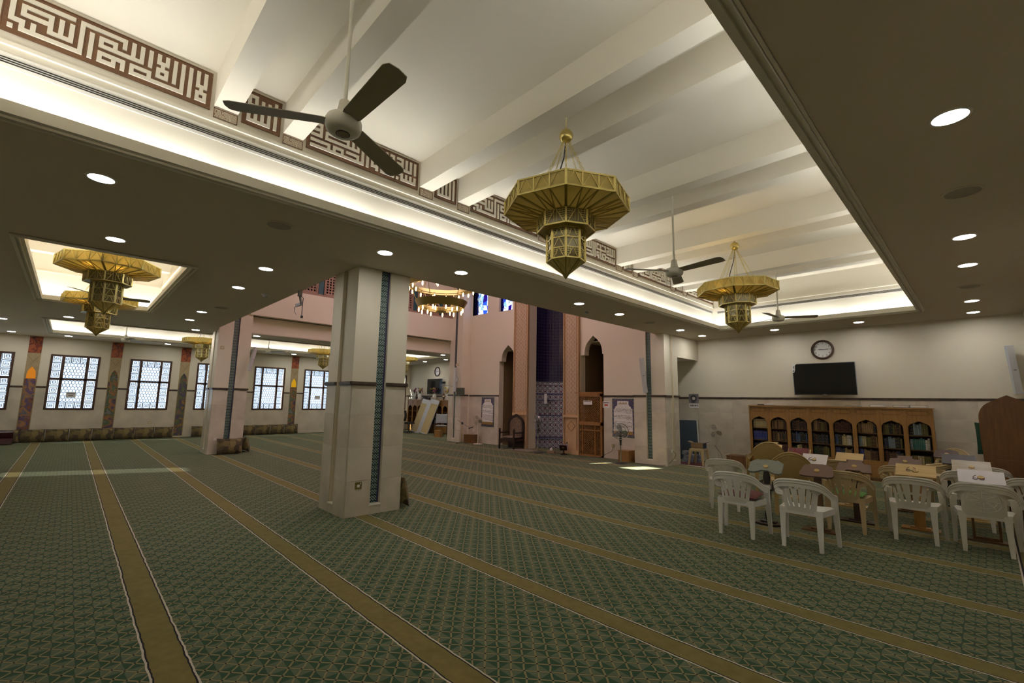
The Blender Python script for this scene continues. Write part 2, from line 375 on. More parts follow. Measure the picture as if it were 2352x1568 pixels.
def link(name, me, parent=None):
    o = bpy.data.objects.new(name, me); col.objects.link(o)
    if parent is not None: o.parent = parent
    return o
def tag(o, label, cat, group=None, kind=None):
    if label: o['label'] = label
    if cat: o['category'] = cat
    if group: o['group'] = group
    if kind: o['kind'] = kind
    return o
def thing(name, label, cat, loc=(0, 0, 0), rz=0.0, group=None):
    o = bpy.data.objects.new(name, None); col.objects.link(o); o.location = loc; o.rotation_euler = (0, 0, rz); o.empty_display_size = 0.1
    return tag(o, label, cat, group)
def struct(o, label=None): return tag(o, label, None, None, 'structure')
def copy_tree(o, parent=None):
    c = o.copy(); col.objects.link(c)
    if parent is not None: c.parent = parent
    for ch in list(o.children): copy_tree(ch, c)
    return c
ORD = ['first', 'second', 'third', 'fourth', 'fifth', 'sixth', 'seventh', 'eighth', 'ninth', 'tenth', 'eleventh', 'twelfth', 'thirteenth', 'fourteenth', 'fifteenth', 'sixteenth', 'seventeenth', 'eighteenth', 'nineteenth', 'twentieth']
def cells(u0, u1, v0, v1, holes):        # rectangle minus rectangular holes -> rectangles
    us = sorted({u0, u1} | {min(max(a, u0), u1) for h in holes for a in h[:2]}); vs_ = sorted({v0, v1} | {min(max(a, v0), v1) for h in holes for a in h[2:]})
    out = []
    for j in range(len(vs_)-1):
        run = None
        for i in range(len(us)-1):
            cu_, cv = (us[i]+us[i+1])/2, (vs_[j]+vs_[j+1])/2
            solid = not any(h[0] < cu_ < h[1] and h[2] < cv < h[3] for h in holes)
            if solid: run = (run[0] if run else us[i], us[i+1])
            if run and (not solid or i == len(us)-2): out.append((run[0], run[1], vs_[j], vs_[j+1])); run = None
    return out
def arch_pts(x0, x1, zs, zt, n=8):        # pointed arch outline from (x0,zs) over the peak to (x1,zs)
    w_ = (x1-x0)/2; xm = (x0+x1)/2; L = []
    for i in range(n+1):
        t = i/n; a = PI/2*t
        if t <= 0.6: b = math.radians(64)*t/0.6; L.append((x0+w_*0.66*(1-math.cos(b)), zs+(zt-zs)*0.68*math.sin(b)/math.sin(math.radians(64))))
        else: s = (t-0.6)/0.4; p = L[int(0.6*n)]; L.append((p[0]+(xm-p[0])*s, p[1]+(zt-p[1])*(s+0.03*math.sin(PI*s))))
    return L+[(2*xm-x, z) for x, z in L[-2::-1]]
def torus_pts(c, r, n=24, ax=2):
    out = []
    for k in range(n):
        a = 2*PI*k/n; u, v = r*math.cos(a), r*math.sin(a)
        out.append((c[0]+u, c[1]+v, c[2]) if ax == 2 else (c[0]+u, c[1], c[2]+v) if ax == 1 else (c[0], c[1]+u, c[2]+v))
    return out

# ------------------------------------------------------------------ main dimensions
XL, XR = -21.35, 0.66          # window wall, right wall
YB, YF = -2.5, 13.0            # rear wall, front (bookcase) wall
ZS = 3.405                     # low ceiling
ZR = 1.745                     # dado rail
NX0, NX1, NY0, NY1 = -14.80, -5.95, 2.72, 11.40   # high nave
MX = -20.4                     # mirror: x -> MX - x
ZN = 8.0

# ------------------------------------------------------------------ floor
fl = MB().box(XL-0.3, YB-0.3, -0.1, XR+0.3, YF+0.6, 0.0).build('floor', 'carpet'); struct(fl, 'green lattice patterned carpet with olive prayer row stripes')

# ------------------------------------------------------------------ low ceiling with openings
RA = (-4.387, -0.73, -0.60, 11.34)          # right aisle coffer, inner edge
LA = (MX+0.73, MX+4.387, -0.60, 11.34)
RC = (-12.75, -7.84, -0.61, 1.05)           # rear coffer
hol = [RA, LA, RC, (NX0, NX1, NY0, NY1), (-11.02, -8.88, NY1-0.01, 12.5)]
mb = MB()
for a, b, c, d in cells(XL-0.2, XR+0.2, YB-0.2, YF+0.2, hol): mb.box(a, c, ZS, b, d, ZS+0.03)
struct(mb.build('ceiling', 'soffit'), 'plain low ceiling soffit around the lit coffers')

def coffer(R, beams, along, zt=4.46, zb=4.14):
    x0, x1, y0, y1 = R
    # moulded trim under the edge
    mb = MB()
    for w0, w1, h in ((0.0, 0.10, 0.006), (0.022, 0.036, 0.026), (0.060, 0.076, 0.034), (0.082, 0.1, 0.016)):
        X0, X1, Y0, Y1 = x0-w1, x1+w1, y0-w1, y1+w1; X2, X3, Y2, Y3 = x0-w0, x1+w0, y0-w0, y1+w0
        z0 = ZS-h
        mb.box(X0, Y0, z0, X2, Y1, ZS-0.001); mb.box(X3, Y0, z0, X1, Y1, ZS-0.001); mb.box(X2, Y0, z0, X3, Y2, ZS-0.001); mb.box(X2, Y3, z0, X3, Y1, ZS-0.001)
    # upstand that hides the light strip
    for a, b, c, d in ((x0, x0+0.015, y0, y1), (x1-0.015, x1, y0, y1), (x0, x1, y0, y0+0.015), (x0, x1, y1-0.015, y1)): mb.box(a, c, ZS-0.004, b, d, ZS+0.085)
    struct(mb.build('trim_1', 'white_paint'), 'moulded cornice edging a ceiling coffer')
    g = 0.215; t = 0.04
    X0, X1, Y0, Y1 = x0-g, x1+g, y0-g, y1+g
    mb = MB(); mb.box(X0-t, Y0-t, ZS+0.031, X0, Y1+t, zt); mb.box(X1, Y0-t, ZS+0.031, X1+t, Y1+t, zt); mb.box(X0, Y0-t, ZS+0.031, X1, Y0, zt); mb.box(X0, Y1, ZS+0.031, X1, Y1+t, zt)
    # small ledge moulding
    for a, b, c, d in ((X0, X0+0.022, Y0, Y1), (X1-0.022, X1, Y0, Y1), (X0, X1, Y0, Y0+0.022), (X0, X1, Y1-0.022, Y1)): mb.box(a, c, 3.985, b, d, 4.015)
    struct(mb.build('wall_coffer', 'white_paint'), 'side walls of a lit ceiling coffer')
    struct(MB().box(X0-t, Y0-t, zt, X1+t, Y1+t, zt+0.05).build('ceiling_coffer', 'white_paint'), 'flat top of a ceiling coffer')
    for bpos in beams:
        b = MB().box(X0, bpos, zb, X1, bpos+0.19, zt) if along == 'x' else MB().box(bpos, Y0, zb, bpos+0.19, Y1, zt)
        struct(b.build('ceiling_beam', 'white_paint'), 'white beam crossing a ceiling coffer')
    # LED strips in the trough
    s = 0.13
    for a, b, c, d in ((x0-s-0.02, x0-s+0.02, y0-s, y1+s), (x1+s-0.02, x1+s+0.02, y0-s, y1+s), (x0-s, x1+s, y0-s-0.02, y0-s+0.02), (x0-s, x1+s, y1+s-0.02, y1+s+0.02)):
        ln = max(b-a, d-c); ns = max(1, round(ln/1.5))
        for q in range(ns):
            t0, t1 = (q+0.04)/ns, (q+0.96)/ns
            if b-a > d-c: o = MB().box(a+(b-a)*t0, c, ZS+0.034, a+(b-a)*t1, d, ZS+0.044)
            else: o = MB().box(a, c+(d-c)*t0, ZS+0.034, b, c+(d-c)*t1, ZS+0.044)
            struct(o.build('trim_led', 'led'), 'hidden LED tube in a coffer cove')
    # slot diffusers
    for side in (() if R == RC else ('x0', 'x1', 'y1')):
        root = thing('linear_diffuser', None, 'air vent', (0, 0, 0)); fr = MB(); sl_ = MB()
        if side in ('x0', 'x1'):
            X = X0 if side == 'x0' else X1; sg = 1 if side == 'x0' else -1; m0, m1 = Y0+0.05, Y1-0.08
            fr.box(X, m0, 3.825, X+sg*0.008, m1, 3.93)
            for q in range(3): z = 3.852+q*0.017; sl_.box(X+sg*0.008, m0+0.02, z, X+sg*0.0105, m1-0.02, z+0.009)
        else:
            fr.box(X0+0.08, Y1-0.008, 3.825, X1-0.05, Y1, 3.93)
            for q in range(3): z = 3.852+q*0.017; sl_.box(X0+0.1, Y1-0.0105, z, X1-0.07, Y1-0.008, z+0.009)
        fr.build('frame', 'white', root); 
        k = 0
        sl_.build('slot', 'black', root)
        nm = {RA: 'right aisle', LA: 'window side aisle', RC: 'rear bay'}[R]; wh = {'x0': 'nave-left long side', 'x1': 'wall-right long side', 'y1': 'far end'}[side]
        root['label'] = 'slim slotted air diffuser in the %s coffer, %s' % (nm, wh)
    return X0, X1, Y0, Y1
BY = []
for k in range(6):
    y = 0.66+k*2.153-0.0
    BY += [y, y+0.583]
BY = [y for y in BY if y < 11.2]
UA = coffer(RA, BY, 'x'); coffer(LA, BY, 'x'); coffer(RC, [-11.98, -9.9, -8.6], 'y')

# ------------------------------------------------------------------ marble slabs, rails
def slabs(parent, plane, pos, face, u0, u1, zs, du, th=0.012, us=None, mtl=None):
    """marble slabs on a wall plane ('x' or 'y' = the fixed axis); face = +1/-1 outward"""
    n = max(1, round((u1-u0)/du)); k = 0
    edges = us or [u0+(u1-u0)*i/n for i in range(n+1)]
    for i in range(len(edges)-1):
        for j in range(len(zs)-1):
            a, b, c, d = edges[i]+0.0012, edges[i+1]-0.0012, zs[j]+0.0012, zs[j+1]-0.0012
            m_ = MB()
            if plane == 'x': m_.box(pos, a, c, pos+face*th, b, d)
            else: m_.box(a, pos, c, b, pos+face*th, d)
            m_.build('marble_slab', mtl or ('marble' if (i*3+j) % 2 else 'marble2'), parent)
ZJ = [0.0, 0.46, 0.90, 1.34, ZR-0.01]
def rail(parent, plane, pos, face, u0, u1, z=ZR, d=0.04):
    m_ = MB()
    for k, (dd, za, zb) in enumerate(((d*0.7, z-0.012, z+0.004), (d, z+0.004, z+0.032), (d*0.75, z+0.032, z+0.042))):
        if plane == 'x': m_.box(pos, u0, za, pos+face*dd, u1, zb)
        else: m_.box(u0, pos, za, u1, pos+face*dd, zb)
    return m_.build('dado_rail', 'rail', parent)

# ------------------------------------------------------------------ columns
def column(x0, x1, y0, y1, top, groove_tile, label, z0=0.0, grooves='xXyY', dark=None):
    """square column with a vertical groove in each face; groove_tile = faces whose groove holds a tile strip"""
    gw = 0.075; gd = 0.05; xm, ym = (x0+x1)/2, (y0+y1)/2
    gx = xm-0.01; gy = ym+0.02
    P = [(x0, y0)]
    def notch(face):
        if face == 'y': return [(gx-gw, y0), (gx-gw, y0+gd), (gx+gw, y0+gd), (gx+gw, y0)]
        if face == 'X': return [(x1, gy-gw), (x1-gd, gy-gw), (x1-gd, gy+gw), (x1, gy+gw)]
        if face == 'Y': return [(gx+gw, y1), (gx+gw, y1-gd), (gx-gw, y1-gd), (gx-gw, y1)]
        return [(x0, gy+gw), (x0+gd, gy+gw), (x0+gd, gy-gw), (x0, gy-gw)]
    if 'y' in grooves: P += notch('y')
    P += [(x1, y0)]
    if 'X' in grooves: P += notch('X')
    P += [(x1, y1)]
    if 'Y' in grooves: P += notch('Y')
    P += [(x0, y1)]
    if 'x' in grooves: P += notch('x')
    mb = MB().prism(P, 2, 0.115, top); mb.box(x0, y0, 0, x1, y1, 0.115)
    c = mb.build('column', 'wall'); struct(c, label)
    for f in 'xXyY':
        pl = 'x' if f in 'xX' else 'y'; fc = 1 if f in 'XY' else -1
        pos = {'x': x0, 'X': x1, 'y': y0, 'Y': y1}[f]
        a, b, g = (y0, y1, gy) if pl == 'x' else (x0, x1, gx)
        if f in grooves:
            slabs(c, pl, pos, fc, a, g-gw, ZJ, 9); slabs(c, pl, pos, fc, g+gw, b, ZJ, 9)
            slabs(c, pl, pos, fc, g-gw, g+gw, [0.0, 0.115], 9)
            sill = MB()
            if pl == 'x': sill.box(pos-fc*gd, g-gw-0.012, 0.115, pos+fc*0.02, g+gw+0.012, 0.135)
            else: sill.box(g-gw-0.012, pos-fc*gd, 0.115, g+gw+0.012, pos+fc*0.02, 0.135)
            sill.build('sill', 'white_paint', c)
            rail(c, pl, pos, fc, a-0.03, g-gw-0.002); rail(c, pl, pos, fc, g+gw+0.002, b+0.03)
        else:
            slabs(c, pl, pos, fc, a, b, ZJ, 0.5); rail(c, pl, pos, fc, a-0.03, b+0.03)
        if f in groove_tile:
            d0 = pos-fc*(gd-0.002); d1 = pos-fc*(gd-0.010); d2 = pos-fc*(gd-0.014)
            t = MB(); e = MB()
            if pl == 'x': t.box(d0, g-gw, 0.14, d1, g+gw-0.028, top-0.05); e.box(d0, g+gw-0.028, 0.14, d2, g+gw-0.006, top-0.05)
            else: t.box(g-gw, d0, 0.14, g+gw-0.028, d1, top-0.05); e.box(g+gw-0.028, d0, 0.14, g+gw-0.006, d2, top-0.05)
            ts = t.build('tile_strip', 'tile_strip', c); e.build('border', 'tile_edge', ts)
    return c
column(-6.75, -5.94, 2.73, 3.54, ZN-0.2, 'XY', 'near square column with marble base and green tile strip')
column(-15.40, -14.59, 2.79, 3.60, ZN-0.2, 'XY', 'square column by the window aisle with patchwork cushion at its foot')
column(-6.58, -5.68, 10.98, 11.70, ZN-0.2, 'y', 'square column joining the prayer niche wall beside the bookcase bay', grooves='yX')
column(MX+5.75, MX+6.52, 10.72, 11.5, ZN-0.2, 'y', 'square column joining the prayer niche wall beside the far bookcase', grooves='yX')

# ------------------------------------------------------------------ window wall
WY = [(-0.585+2.03*k, 0.64+2.03*k) for k in range(-1, 7)]
WZ0, WZ1 = 1.02, 2.845
SY = [(-1.12+2.022*k, -0.82+2.022*k) for k in range(0, 7)]
holes = [(a, b, WZ0, WZ1) for a, b in WY]+[(a+0.012, b-0.012, 0.05, 2.62) for a, b in SY]
mb = MB()
for a, b, c, d in cells(YB-0.2, YF+0.2, 0, ZS, holes): mb.box(XL-0.25, a, c, XL, b, d)
ww = mb.build('wall_left', 'wall'); struct(ww, 'cream wall with lattice windows and painted strips')
mb = MB(); 
for a, b in SY: mb.box(XL-0.24, a, 0.0, XL-0.20, b, 2.7)
mb.build('niche_back', 'dark', ww)
ys = [YB]+sorted(sum([[a, b] for a, b in WY]+[[a, b] for a, b in SY], []))+[YF]
segs = cells(YB, YF, 0, ZR-0.01, [(a, b, WZ0-0.005, WZ1) for a, b in WY]+[(a, b, 0.0, 3) for a, b in SY]+[(YB, YB+0.001, 0, 0.001)])
for a, b, c, d in segs: MB().box(XL, a+0.001, c+0.001, XL+0.012, b-0.001, d-0.001).build('marble_slab', 'marble', ww)
for i in range(len(ys)-1):
    ym = (ys[i]+ys[i+1])/2
    if any(a < ym < b for a, b in WY) or any(a < ym < b for a, b in SY): continue
    rail(ww, 'x', XL, 1, ys[i], ys[i+1], ZR-0.005, 0.03)

# window: frame, panes, grille
def make_window():
    w_, h = 1.225, WZ1-WZ0; f = 0.06
    root = bpy.data.objects.new('window_1', None); col.objects.link(root); root['kind'] = 'structure'
    fr = MB(); xs = [0, 0.315, 0.91, w_]; zs = [0, h*0.555, h]
    for x in (0, w_-f): fr.box(-0.05, x, 0, 0.02, x+f, h)
    for x in (0.315-0.035, 0.91-0.035): fr.box(-0.05, x, 0, 0.015, x+0.07, h)
    for z in (0, h-f): fr.box(-0.05, 0, z, 0.02, w_, z+f)
    fr.box(-0.05, 0, zs[1]-0.033, 0.015, w_, zs[1]+0.033)
    fr.build('window_frame', 'frame_wood', root)
    for i in range(3):
        for j in range(2): MB().box(-0.025, xs[i]+0.02, zs[j]+0.02, -0.019, xs[i+1]-0.02, zs[j+1]-0.02).build('pane', 'glass', root)
    g = MB(); X = -0.16; T = 0.0065
    def hb(y0, y1, z): g.box(X-T, y0, z-T*1.2, X+T, y1, z+T*1.2)
    def vb(y, z0, z1): g.box(X-T, y-T*1.2, z0, X+T, y+T*1.2, z1)
    s = 0.255; nz_ = 7; sz = h/nz_
    def nest(y0, z0, sy, sz_):
        for k, q in enumerate((0.04, 0.2, 0.36)):
            a, b, c, d = y0+sy*q, y0+sy*(1-q), z0+sz_*q, z0+sz_*(1-q)
            hb(a, b, c); hb(a, b, d); vb(a, c, d); vb(b, c, d)
        hb(y0+sy*0.36, y0+sy*0.64, z0+sz_*0.5)
        for q in (0.2, 0.8): vb(y0+sy*q*1.0, z0, z0+sz_*0.04); hb(y0, y0+sy*0.04, z0+sz_*q)
    for j in range(nz_): nest(0.03, j*sz, s, sz); nest(w_-0.03-s, j*sz, s, sz)
    a0, a1 = 0.03+s, w_-0.03-s; m3 = (a1-a0)/3
    for i in range(3): nest(a0+i*m3, 0, m3, sz); nest(a0+i*m3, h-sz, m3, sz)
    # hexagonal net in the middle
    z0, z1 = sz, h-sz; py, pz = 0.085, 0.098
    ny, nzz = int((a1-a0)/py)+1, int((z1-z0)/pz)+1
    for j in range(nzz):
        for i in range(ny):
            cy, cz = a0+(i+0.5*(j % 2))*py, z0+j*pz
            for (dy, dz) in ((py/2, pz*0.33), (-py/2, pz*0.33)):
                if a0-0.02 < cy+dy < a1+0.02: g.bar((X, cy, cz), (X, cy+dy, cz+dz), 0.0145, 0.012, (1, 0, 0))
            if a0 < cy+py/2 < a1: g.bar((X, cy+py/2, cz+pz*0.33), (X, cy+py/2, cz+pz), 0.0145, 0.012, (1, 0, 0))
    gr = g.build('grille', mat('grille_metal', (0.20, 0.22, 0.29), 0.5), root); gr['kind'] = 'stuff'
    return root
win = make_window()
for i, (a, b) in enumerate(WY):
    o = win if i == 0 else copy_tree(win)
    o.name = 'window_%d' % (i+1); o.location = (XL, a, WZ0); o['label'] = 'dark framed six pane window with metal lattice behind'

# ------------------------------------------------------------------ painted strips between the windows
M['paint_top'] = blotch_mat('orange_painting', [(0.05, 0.02, 0.015), (0.20, 0.035, 0.018), (0.42, 0.10, 0.025), (0.12, 0.028, 0.018)], 5, 0.4)
for i, cs in enumerate(([(0.06, 0.035, 0.06), (0.26, 0.11, 0.06), (0.13, 0.09, 0.20), (0.42, 0.21, 0.08), (0.16, 0.17, 0.22), (0.10, 0.05, 0.04)], [(0.05, 0.04, 0.035), (0.11, 0.08, 0.14), (0.34, 0.15, 0.06), (0.09, 0.14, 0.07), (0.20, 0.20, 0.22), (0.20, 0.06, 0.04)], [(0.05, 0.04, 0.07), (0.28, 0.19, 0.04), (0.10, 0.07, 0.15), (0.11, 0.15, 0.06), (0.24, 0.13, 0.10), (0.18, 0.08, 0.06)])):
    M['paint_%d' % i] = blotch_mat('strip_painting_%d' % i, cs, 4.0, 0.35, 0.35)
LIT = (0, 4)
strip_names = ['leftmost painted strip with amber lit arch, left of the first window', 'painted strip with dark arch between the first and second windows', 'painted strip with olive arch just left of the far column', 'painted strip hidden behind the far column', 'painted strip with glowing yellow arch near the far window', 'painted strip beyond the last visible window', 'painted strip at the far corner']
for i, (a, b) in enumerate(SY[:6]):
    r = thing('mural_strip', strip_names[i], 'mural', (XL, (a+b)/2, 0.05)); hw = (b-a)/2
    MB().box(-0.05, -hw+0.012, 0.0, -0.03, hw-0.012, 2.6).build('painting', 'paint_%d' % (i % 3), r)
    st = MB(); A = arch_pts(-hw+0.045, hw-0.045, 2.05, 2.36, 6)
    st.prism([(-hw, 1.95), (-hw+0.045, 1.95)]+A+[(hw-0.045, 1.95), (hw, 1.95), (hw, 2.80), (-hw, 2.80)], 0, 0.0, 0.014)
    s_ = st.build('stone_plate', 'stone_tan', r)
    c = MB(); c.bar((0.015, -hw+0.01, 2.73), (0.015, 0, 2.52), 0.006); c.bar((0.015, hw-0.01, 2.73), (0.015, 0, 2.52), 0.006); c.build('chevron', 'oak_dark', s_)
    MB().box(0.0, -hw, 2.80, 0.018, hw, 3.335).build('top_painting', 'paint_top', r)
    MB().box(0.018, -hw+0.02, 2.83, 0.02, hw-0.06, 3.30).build('canvas', 'paint_top', r)
    for sgn in (-1, 1): MB().box(-0.05, sgn*hw-0.02*(sgn > 0), 0, 0.004, sgn*hw+0.02*(sgn < 0), 1.95).build('reveal', 'stone_tan', r)
    if i in LIT:
        G = [(-hw+0.045, 1.97)]+A+[(hw-0.045, 1.97)]; MB().prism(G, 0, -0.028, -0.018).build('backlit_glass', emis('backlit_glass_%d' % i, (1.0, 0.33, 0.03) if i == 0 else (1.0, 0.52, 0.02), 0.55), r)

# ------------------------------------------------------------------ front wall, right and rear walls
YM = 11.2                                    # face of the prayer-niche wall
def front_part(x0, x1, label, n):
    o = MB().box(x0, YF, 0, x1, YF+0.2, ZS).build('wall_front', 'wall'); struct(o, label)
    slabs(o, 'y', YF, -1, x0, x1, ZJ, 0.92); rail(o, 'y', YF, -1, x0, x1, ZR-0.012, 0.03)
    return o
front_part(-7.6, XR+0.2, 'cream wall with marble dado behind the long bookcase', 1)
front_part(XL-0.2, -12.8, 'cream wall with marble dado behind the far bookcase', 2)
o = MB().box(XR, YB, 0, XR+0.2, YF, ZS).build('wall_right', 'wall'); struct(o)
slabs(o, 'x', XR, -1, YB, YF, ZJ, 1.5); rail(o, 'x', XR, -1, YB, YF)
mb = MB()
for a, b, c, d in cells(XL-0.2, XR+0.2, 0, ZS, [(-14.25, -13.48, 1.2, 3.28)]): mb.box(a, YB-0.2, c, b, YB, d)
o = mb.build('wall_back', 'wall'); struct(o)
rw = MB().box(-14.25, YB-0.12, 1.2, -13.48, YB-0.11, 3.28).build('window_9', 'frosted'); struct(rw)  # unseen window added to throw the sun streak on the carpet
struct(MB().box(-6.30, 11.70, 2.82, -5.68, YF, ZS).build('trim_beam', 'wall'), 'boxed beam from the column to the bookcase wall')
struct(MB().box(MX+5.68, 11.5, 2.82, MX+6.3, YF, ZS).build('trim_beam', 'wall'))

# ------------------------------------------------------------------ prayer-niche wall
AR = (-8.54, -7.71, -8.40, -7.755); AL = (-12.25, -11.38, -12.14, -11.46)
GW = [(-13.88, -13.0, 4.90, 6.3), (-12.34, -11.62, 4.86, 6.3), (-8.78, -8.06, 4.86, 6.3), (-7.4, -6.6, 4.9, 6.3)]
holes = [(-10.74, -9.16, 0, 6.6)]+list(GW)
for (a, b, c, d) in (AR, AL): holes += [(a, b, 0, 3.0), (c, d, 2.99, 3.62)]
mb = MB()
for a, b, c, d in cells(-14.6, -5.9, 3.44, ZN, [h for h in holes if h[3] > 3.44])+cells(-13.95, -6.50, 0, 3.44, holes): mb.box(a, YM, c, b, YM+0.22, d)
for (a, b, c, d) in (AR, AL):     # pointed arch infill
    A = arch_pts(c, d, 3.02, 3.575, 8); h = len(A)//2
    mb.prism([(c, 3.62)]+A[:h+1]+[((c+d)/2, 3.62)], 1, YM, YM+0.22); mb.prism([((c+d)/2, 3.62)]+A[h:]+[(d, 3.62)], 1, YM, YM+0.22)
nw = mb.build('wall_niche', 'wall'); struct(nw, 'tall prayer niche wall with two pointed arches')
zj2 = [0.0, 0.87, ZR-0.01]
for a, b in ((-13.95, AL[0]), (AR[1], -6.50)):
    slabs(nw, 'y', YM, -1, a, b, zj2, 0.75); rail(nw, 'y', YM, -1, a, b, ZR-0.005, 0.03)
M['alcove'] = mat('alcove_brown', (0.20, 0.14, 0.07), 0.6)  # one dark brown over the whole alcove lining
# alcoves behind the arches
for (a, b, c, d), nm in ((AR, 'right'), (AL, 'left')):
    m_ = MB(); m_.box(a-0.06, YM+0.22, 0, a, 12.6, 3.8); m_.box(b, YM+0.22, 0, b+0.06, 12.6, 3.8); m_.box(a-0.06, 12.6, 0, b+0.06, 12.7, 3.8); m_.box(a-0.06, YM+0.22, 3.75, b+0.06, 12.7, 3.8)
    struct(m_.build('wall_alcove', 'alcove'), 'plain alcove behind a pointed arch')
# tiled niche
def niche(z0, z1, name, mtl, r=0.79, inset=0.0):
    n = 28; cx, cy = -9.95, 11.55; me = bpy.data.meshes.new(name); V = []; F = []; UV = []
    for k in range(n+1):
        a = PI*k/n; V += [(cx-(r-inset)*math.cos(a), cy+(r-inset)*math.sin(a), z0), (cx-(r-inset)*math.cos(a), cy+(r-inset)*math.sin(a), z1)]
    for k in range(n): F.append((2*k+1, 2*k+3, 2*k+2, 2*k))
    me.from_pydata(V, [], F); uv = me.uv_layers.new(name='uv')
    for p in me.polygons:
        for li in p.loop_indices:
            vi = me.loops[li].vertex_index; uv.data[li].uv = (r*PI*(vi//2)/n, V[vi][2])
    me.materials.append(M[mtl]); return link(name, me)
o1 = niche(0.0, 2.28, 'wall_niche_lower_tiles', 'iznik'); struct(o1, 'curved prayer niche lined with blue and white floral tiles')
o2 = niche(2.28, 6.6, 'wall_niche_upper_tiles', 'navy'); struct(o2, 'curved navy mosaic lining above the floral tiles')
m_ = MB()
for k in range(25):
    pass
def arc(r, z): return [(-9.95-r*math.cos(PI*k/24), 11.55+r*math.sin(PI*k/24), z) for k in range(25)]
for z in (2.27, 2.14, 1.62, 0.30): m_.tube(arc(0.778, z), 0.012, 6)
m_.build('border_tile', 'tile_edge', o1)
m_ = MB(); m_.box(-10.84, YM+0.22, 0, -10.74, 11.55, 6.6); m_.box(-9.16, YM+0.22, 0, -9.06, 11.55, 6.6); m_.box(-10.89, YM, 6.6, -8.99, 12.5, 6.7)
struct(m_.build('trim_niche_jamb', 'wall'), 'plain jambs of the prayer niche')
# carved pilasters
for (x0, x1, nm, inner) in ((-11.42, -10.74, 'left', 1), (-9.16, -8.56, 'right', 0)):
    r = thing('carved_pilaster', 'tall carved interlace pilaster on the %s of the navy prayer niche' % nm, 'pilaster', ((x0+x1)/2, YM, 0)); hw = (x1-x0)/2
    MB().box(-hw, -0.06, 0, hw, 0, 6.6).build('body', 'carved_frame', r)
    fr = MB()
    for sx in (-1, 1):
        for q, wq in ((0.0, 0.03), (0.05, 0.02)): fr.box(sx*(hw-q), -0.10+q*0.4, 0.12, sx*(hw-q-wq), -0.05, 6.6)
    fr.box(-hw, -0.10, 0, hw, -0.05, 0.12); fr.box(-hw-0.01, -0.11, 1.10, hw+0.01, -0.05, 1.17)
    fr.build('frame', 'carved_frame', r)
    MB().box(-hw+0.09, -0.075, 1.24, hw-0.09, -0.055, 6.55).build('carved_panel', 'carved', r)
    b = MB().box(-hw+0.09, -0.07, 0.16, hw-0.09, -0.055, 0.58); b.box(-hw+0.09, -0.07, 0.62, hw-0.09, -0.055, 1.06)
    b.build('base_panel', 'carved_frame', r)
    b = MB(); q = 0.15; b.bar((-q, -0.072, 0.84), (0, -0.072, 1.0), 0.012); b.bar((0, -0.072, 1.0), (q, -0.072, 0.84), 0.012); b.bar((q, -0.072, 0.84), (0, -0.072, 0.68), 0.012); b.bar((0, -0.072, 0.68), (-q, -0.072, 0.84), 0.012)
    b.build('diamond', 'oak_h', r)
# stained glass
def stained(x0, x1, z0, z1, idx):
    r = bpy.data.objects.new('window_%d' % (10+idx), None); col.objects.link(r); r.location = (x0, YM+0.1, z0); struct(r, 'stained glass window of blue and white pieces')
    W, H = x1-x0, z1-z0
    fr = MB()
    for a, b, c, d in ((0, 0.03, 0, H), (W-0.03, W, 0, H), (0, W, 0, 0.03), (0, W, H-0.03, H)): fr.box(a, -0.02, c, b, 0.02, d)
    fr.build('window_frame', 'black', r)
    cols_ = [(0.03, 0.06, 0.55), (0.85, 0.92, 1.0), (0.15, 0.30, 0.9), (1.0, 1.0, 1.0), (0.55, 0.72, 1.0), (0.12, 0.03, 0.40)]
    rnd = random.Random(idx+3); nx, nz = 5, 8
    px = [[(i/nx+(rnd.random()-0.5)*0.12*(0 < i < nx))*W for i in range(nx+1)] for j in range(nz+1)]
    pz = [[(j/nz+(rnd.random()-0.5)*0.08*(0 < j < nz))*H for i in range(nx+1)] for j in range(nz+1)]
    for j in range(nz):
        for i in range(nx):
            P = [(px[j][i], pz[j][i]), (px[j][i+1], pz[j][i+1]), (px[j+1][i+1], pz[j+1][i+1]), (px[j+1][i], pz[j+1][i])]
            ci = 0 if i == 0 else rnd.choice((1, 1, 3, 3, 3, 4, 2, 5))
            k = 'stain_%d' % ci
            if k not in M: M[k] = glassy('stained_glass_%d' % ci, cols_[ci], 0.05)
            MB().prism(P, 1, -0.004, 0.004).build('pane', k, r)
    c = MB()
    for t in range(3):
        cx, cz, rr = W*(0.5+0.1*(t-1)), H*(0.2+0.3*t), 0.16
        c.tube([(cx+rr*math.cos(2*PI*k/14), 0, cz+rr*1.2*math.sin(2*PI*k/14)) for k in range(11)], 0.011, 5)
    c.build('lead_line', 'ink', r)
for i, g_ in enumerate(GW[:2]): stained(*g_, i)

# ------------------------------------------------------------------ nave upper walls and roof
m_ = MB(); m_.box(-15.05, 2.5, 3.436, -14.80, 11.45, 3.92); m_.box(-15.05, 2.5, 3.92, -14.55, 11.45, 4.80); m_.box(-15.05, 2.5, 4.80, -14.90, 11.45, ZN); m_.box(-14.90, 2.5, 5.80, -14.55, 11.45, ZN)
o = m_.build('wall_nave_left', 'wall'); struct(o, 'stepped upper nave wall above the window aisle')
MB().box(-14.80, 3.6, 3.902, -14.785, 10.7, 3.919).build('slot_vent', 'black', o)
m_ = MB(); m_.box(-5.95, 2.5, 3.436, -5.75, 11.45, ZN); struct(m_.build('wall_nave_right', 'wall'))
m_ = MB()
for a, b, c, d in cells(-15.05, -5.75, 3.436, ZN, [(-9.40, -8.86, 4.98, 5.60), (-10.32, -10.16, 5.0, 5.5)]): m_.box(a, 2.52, c, b, 2.72, d)  # unseen openings added so sun patches land on the nave carpet
struct(m_.build('wall_nave_back', 'wall'))
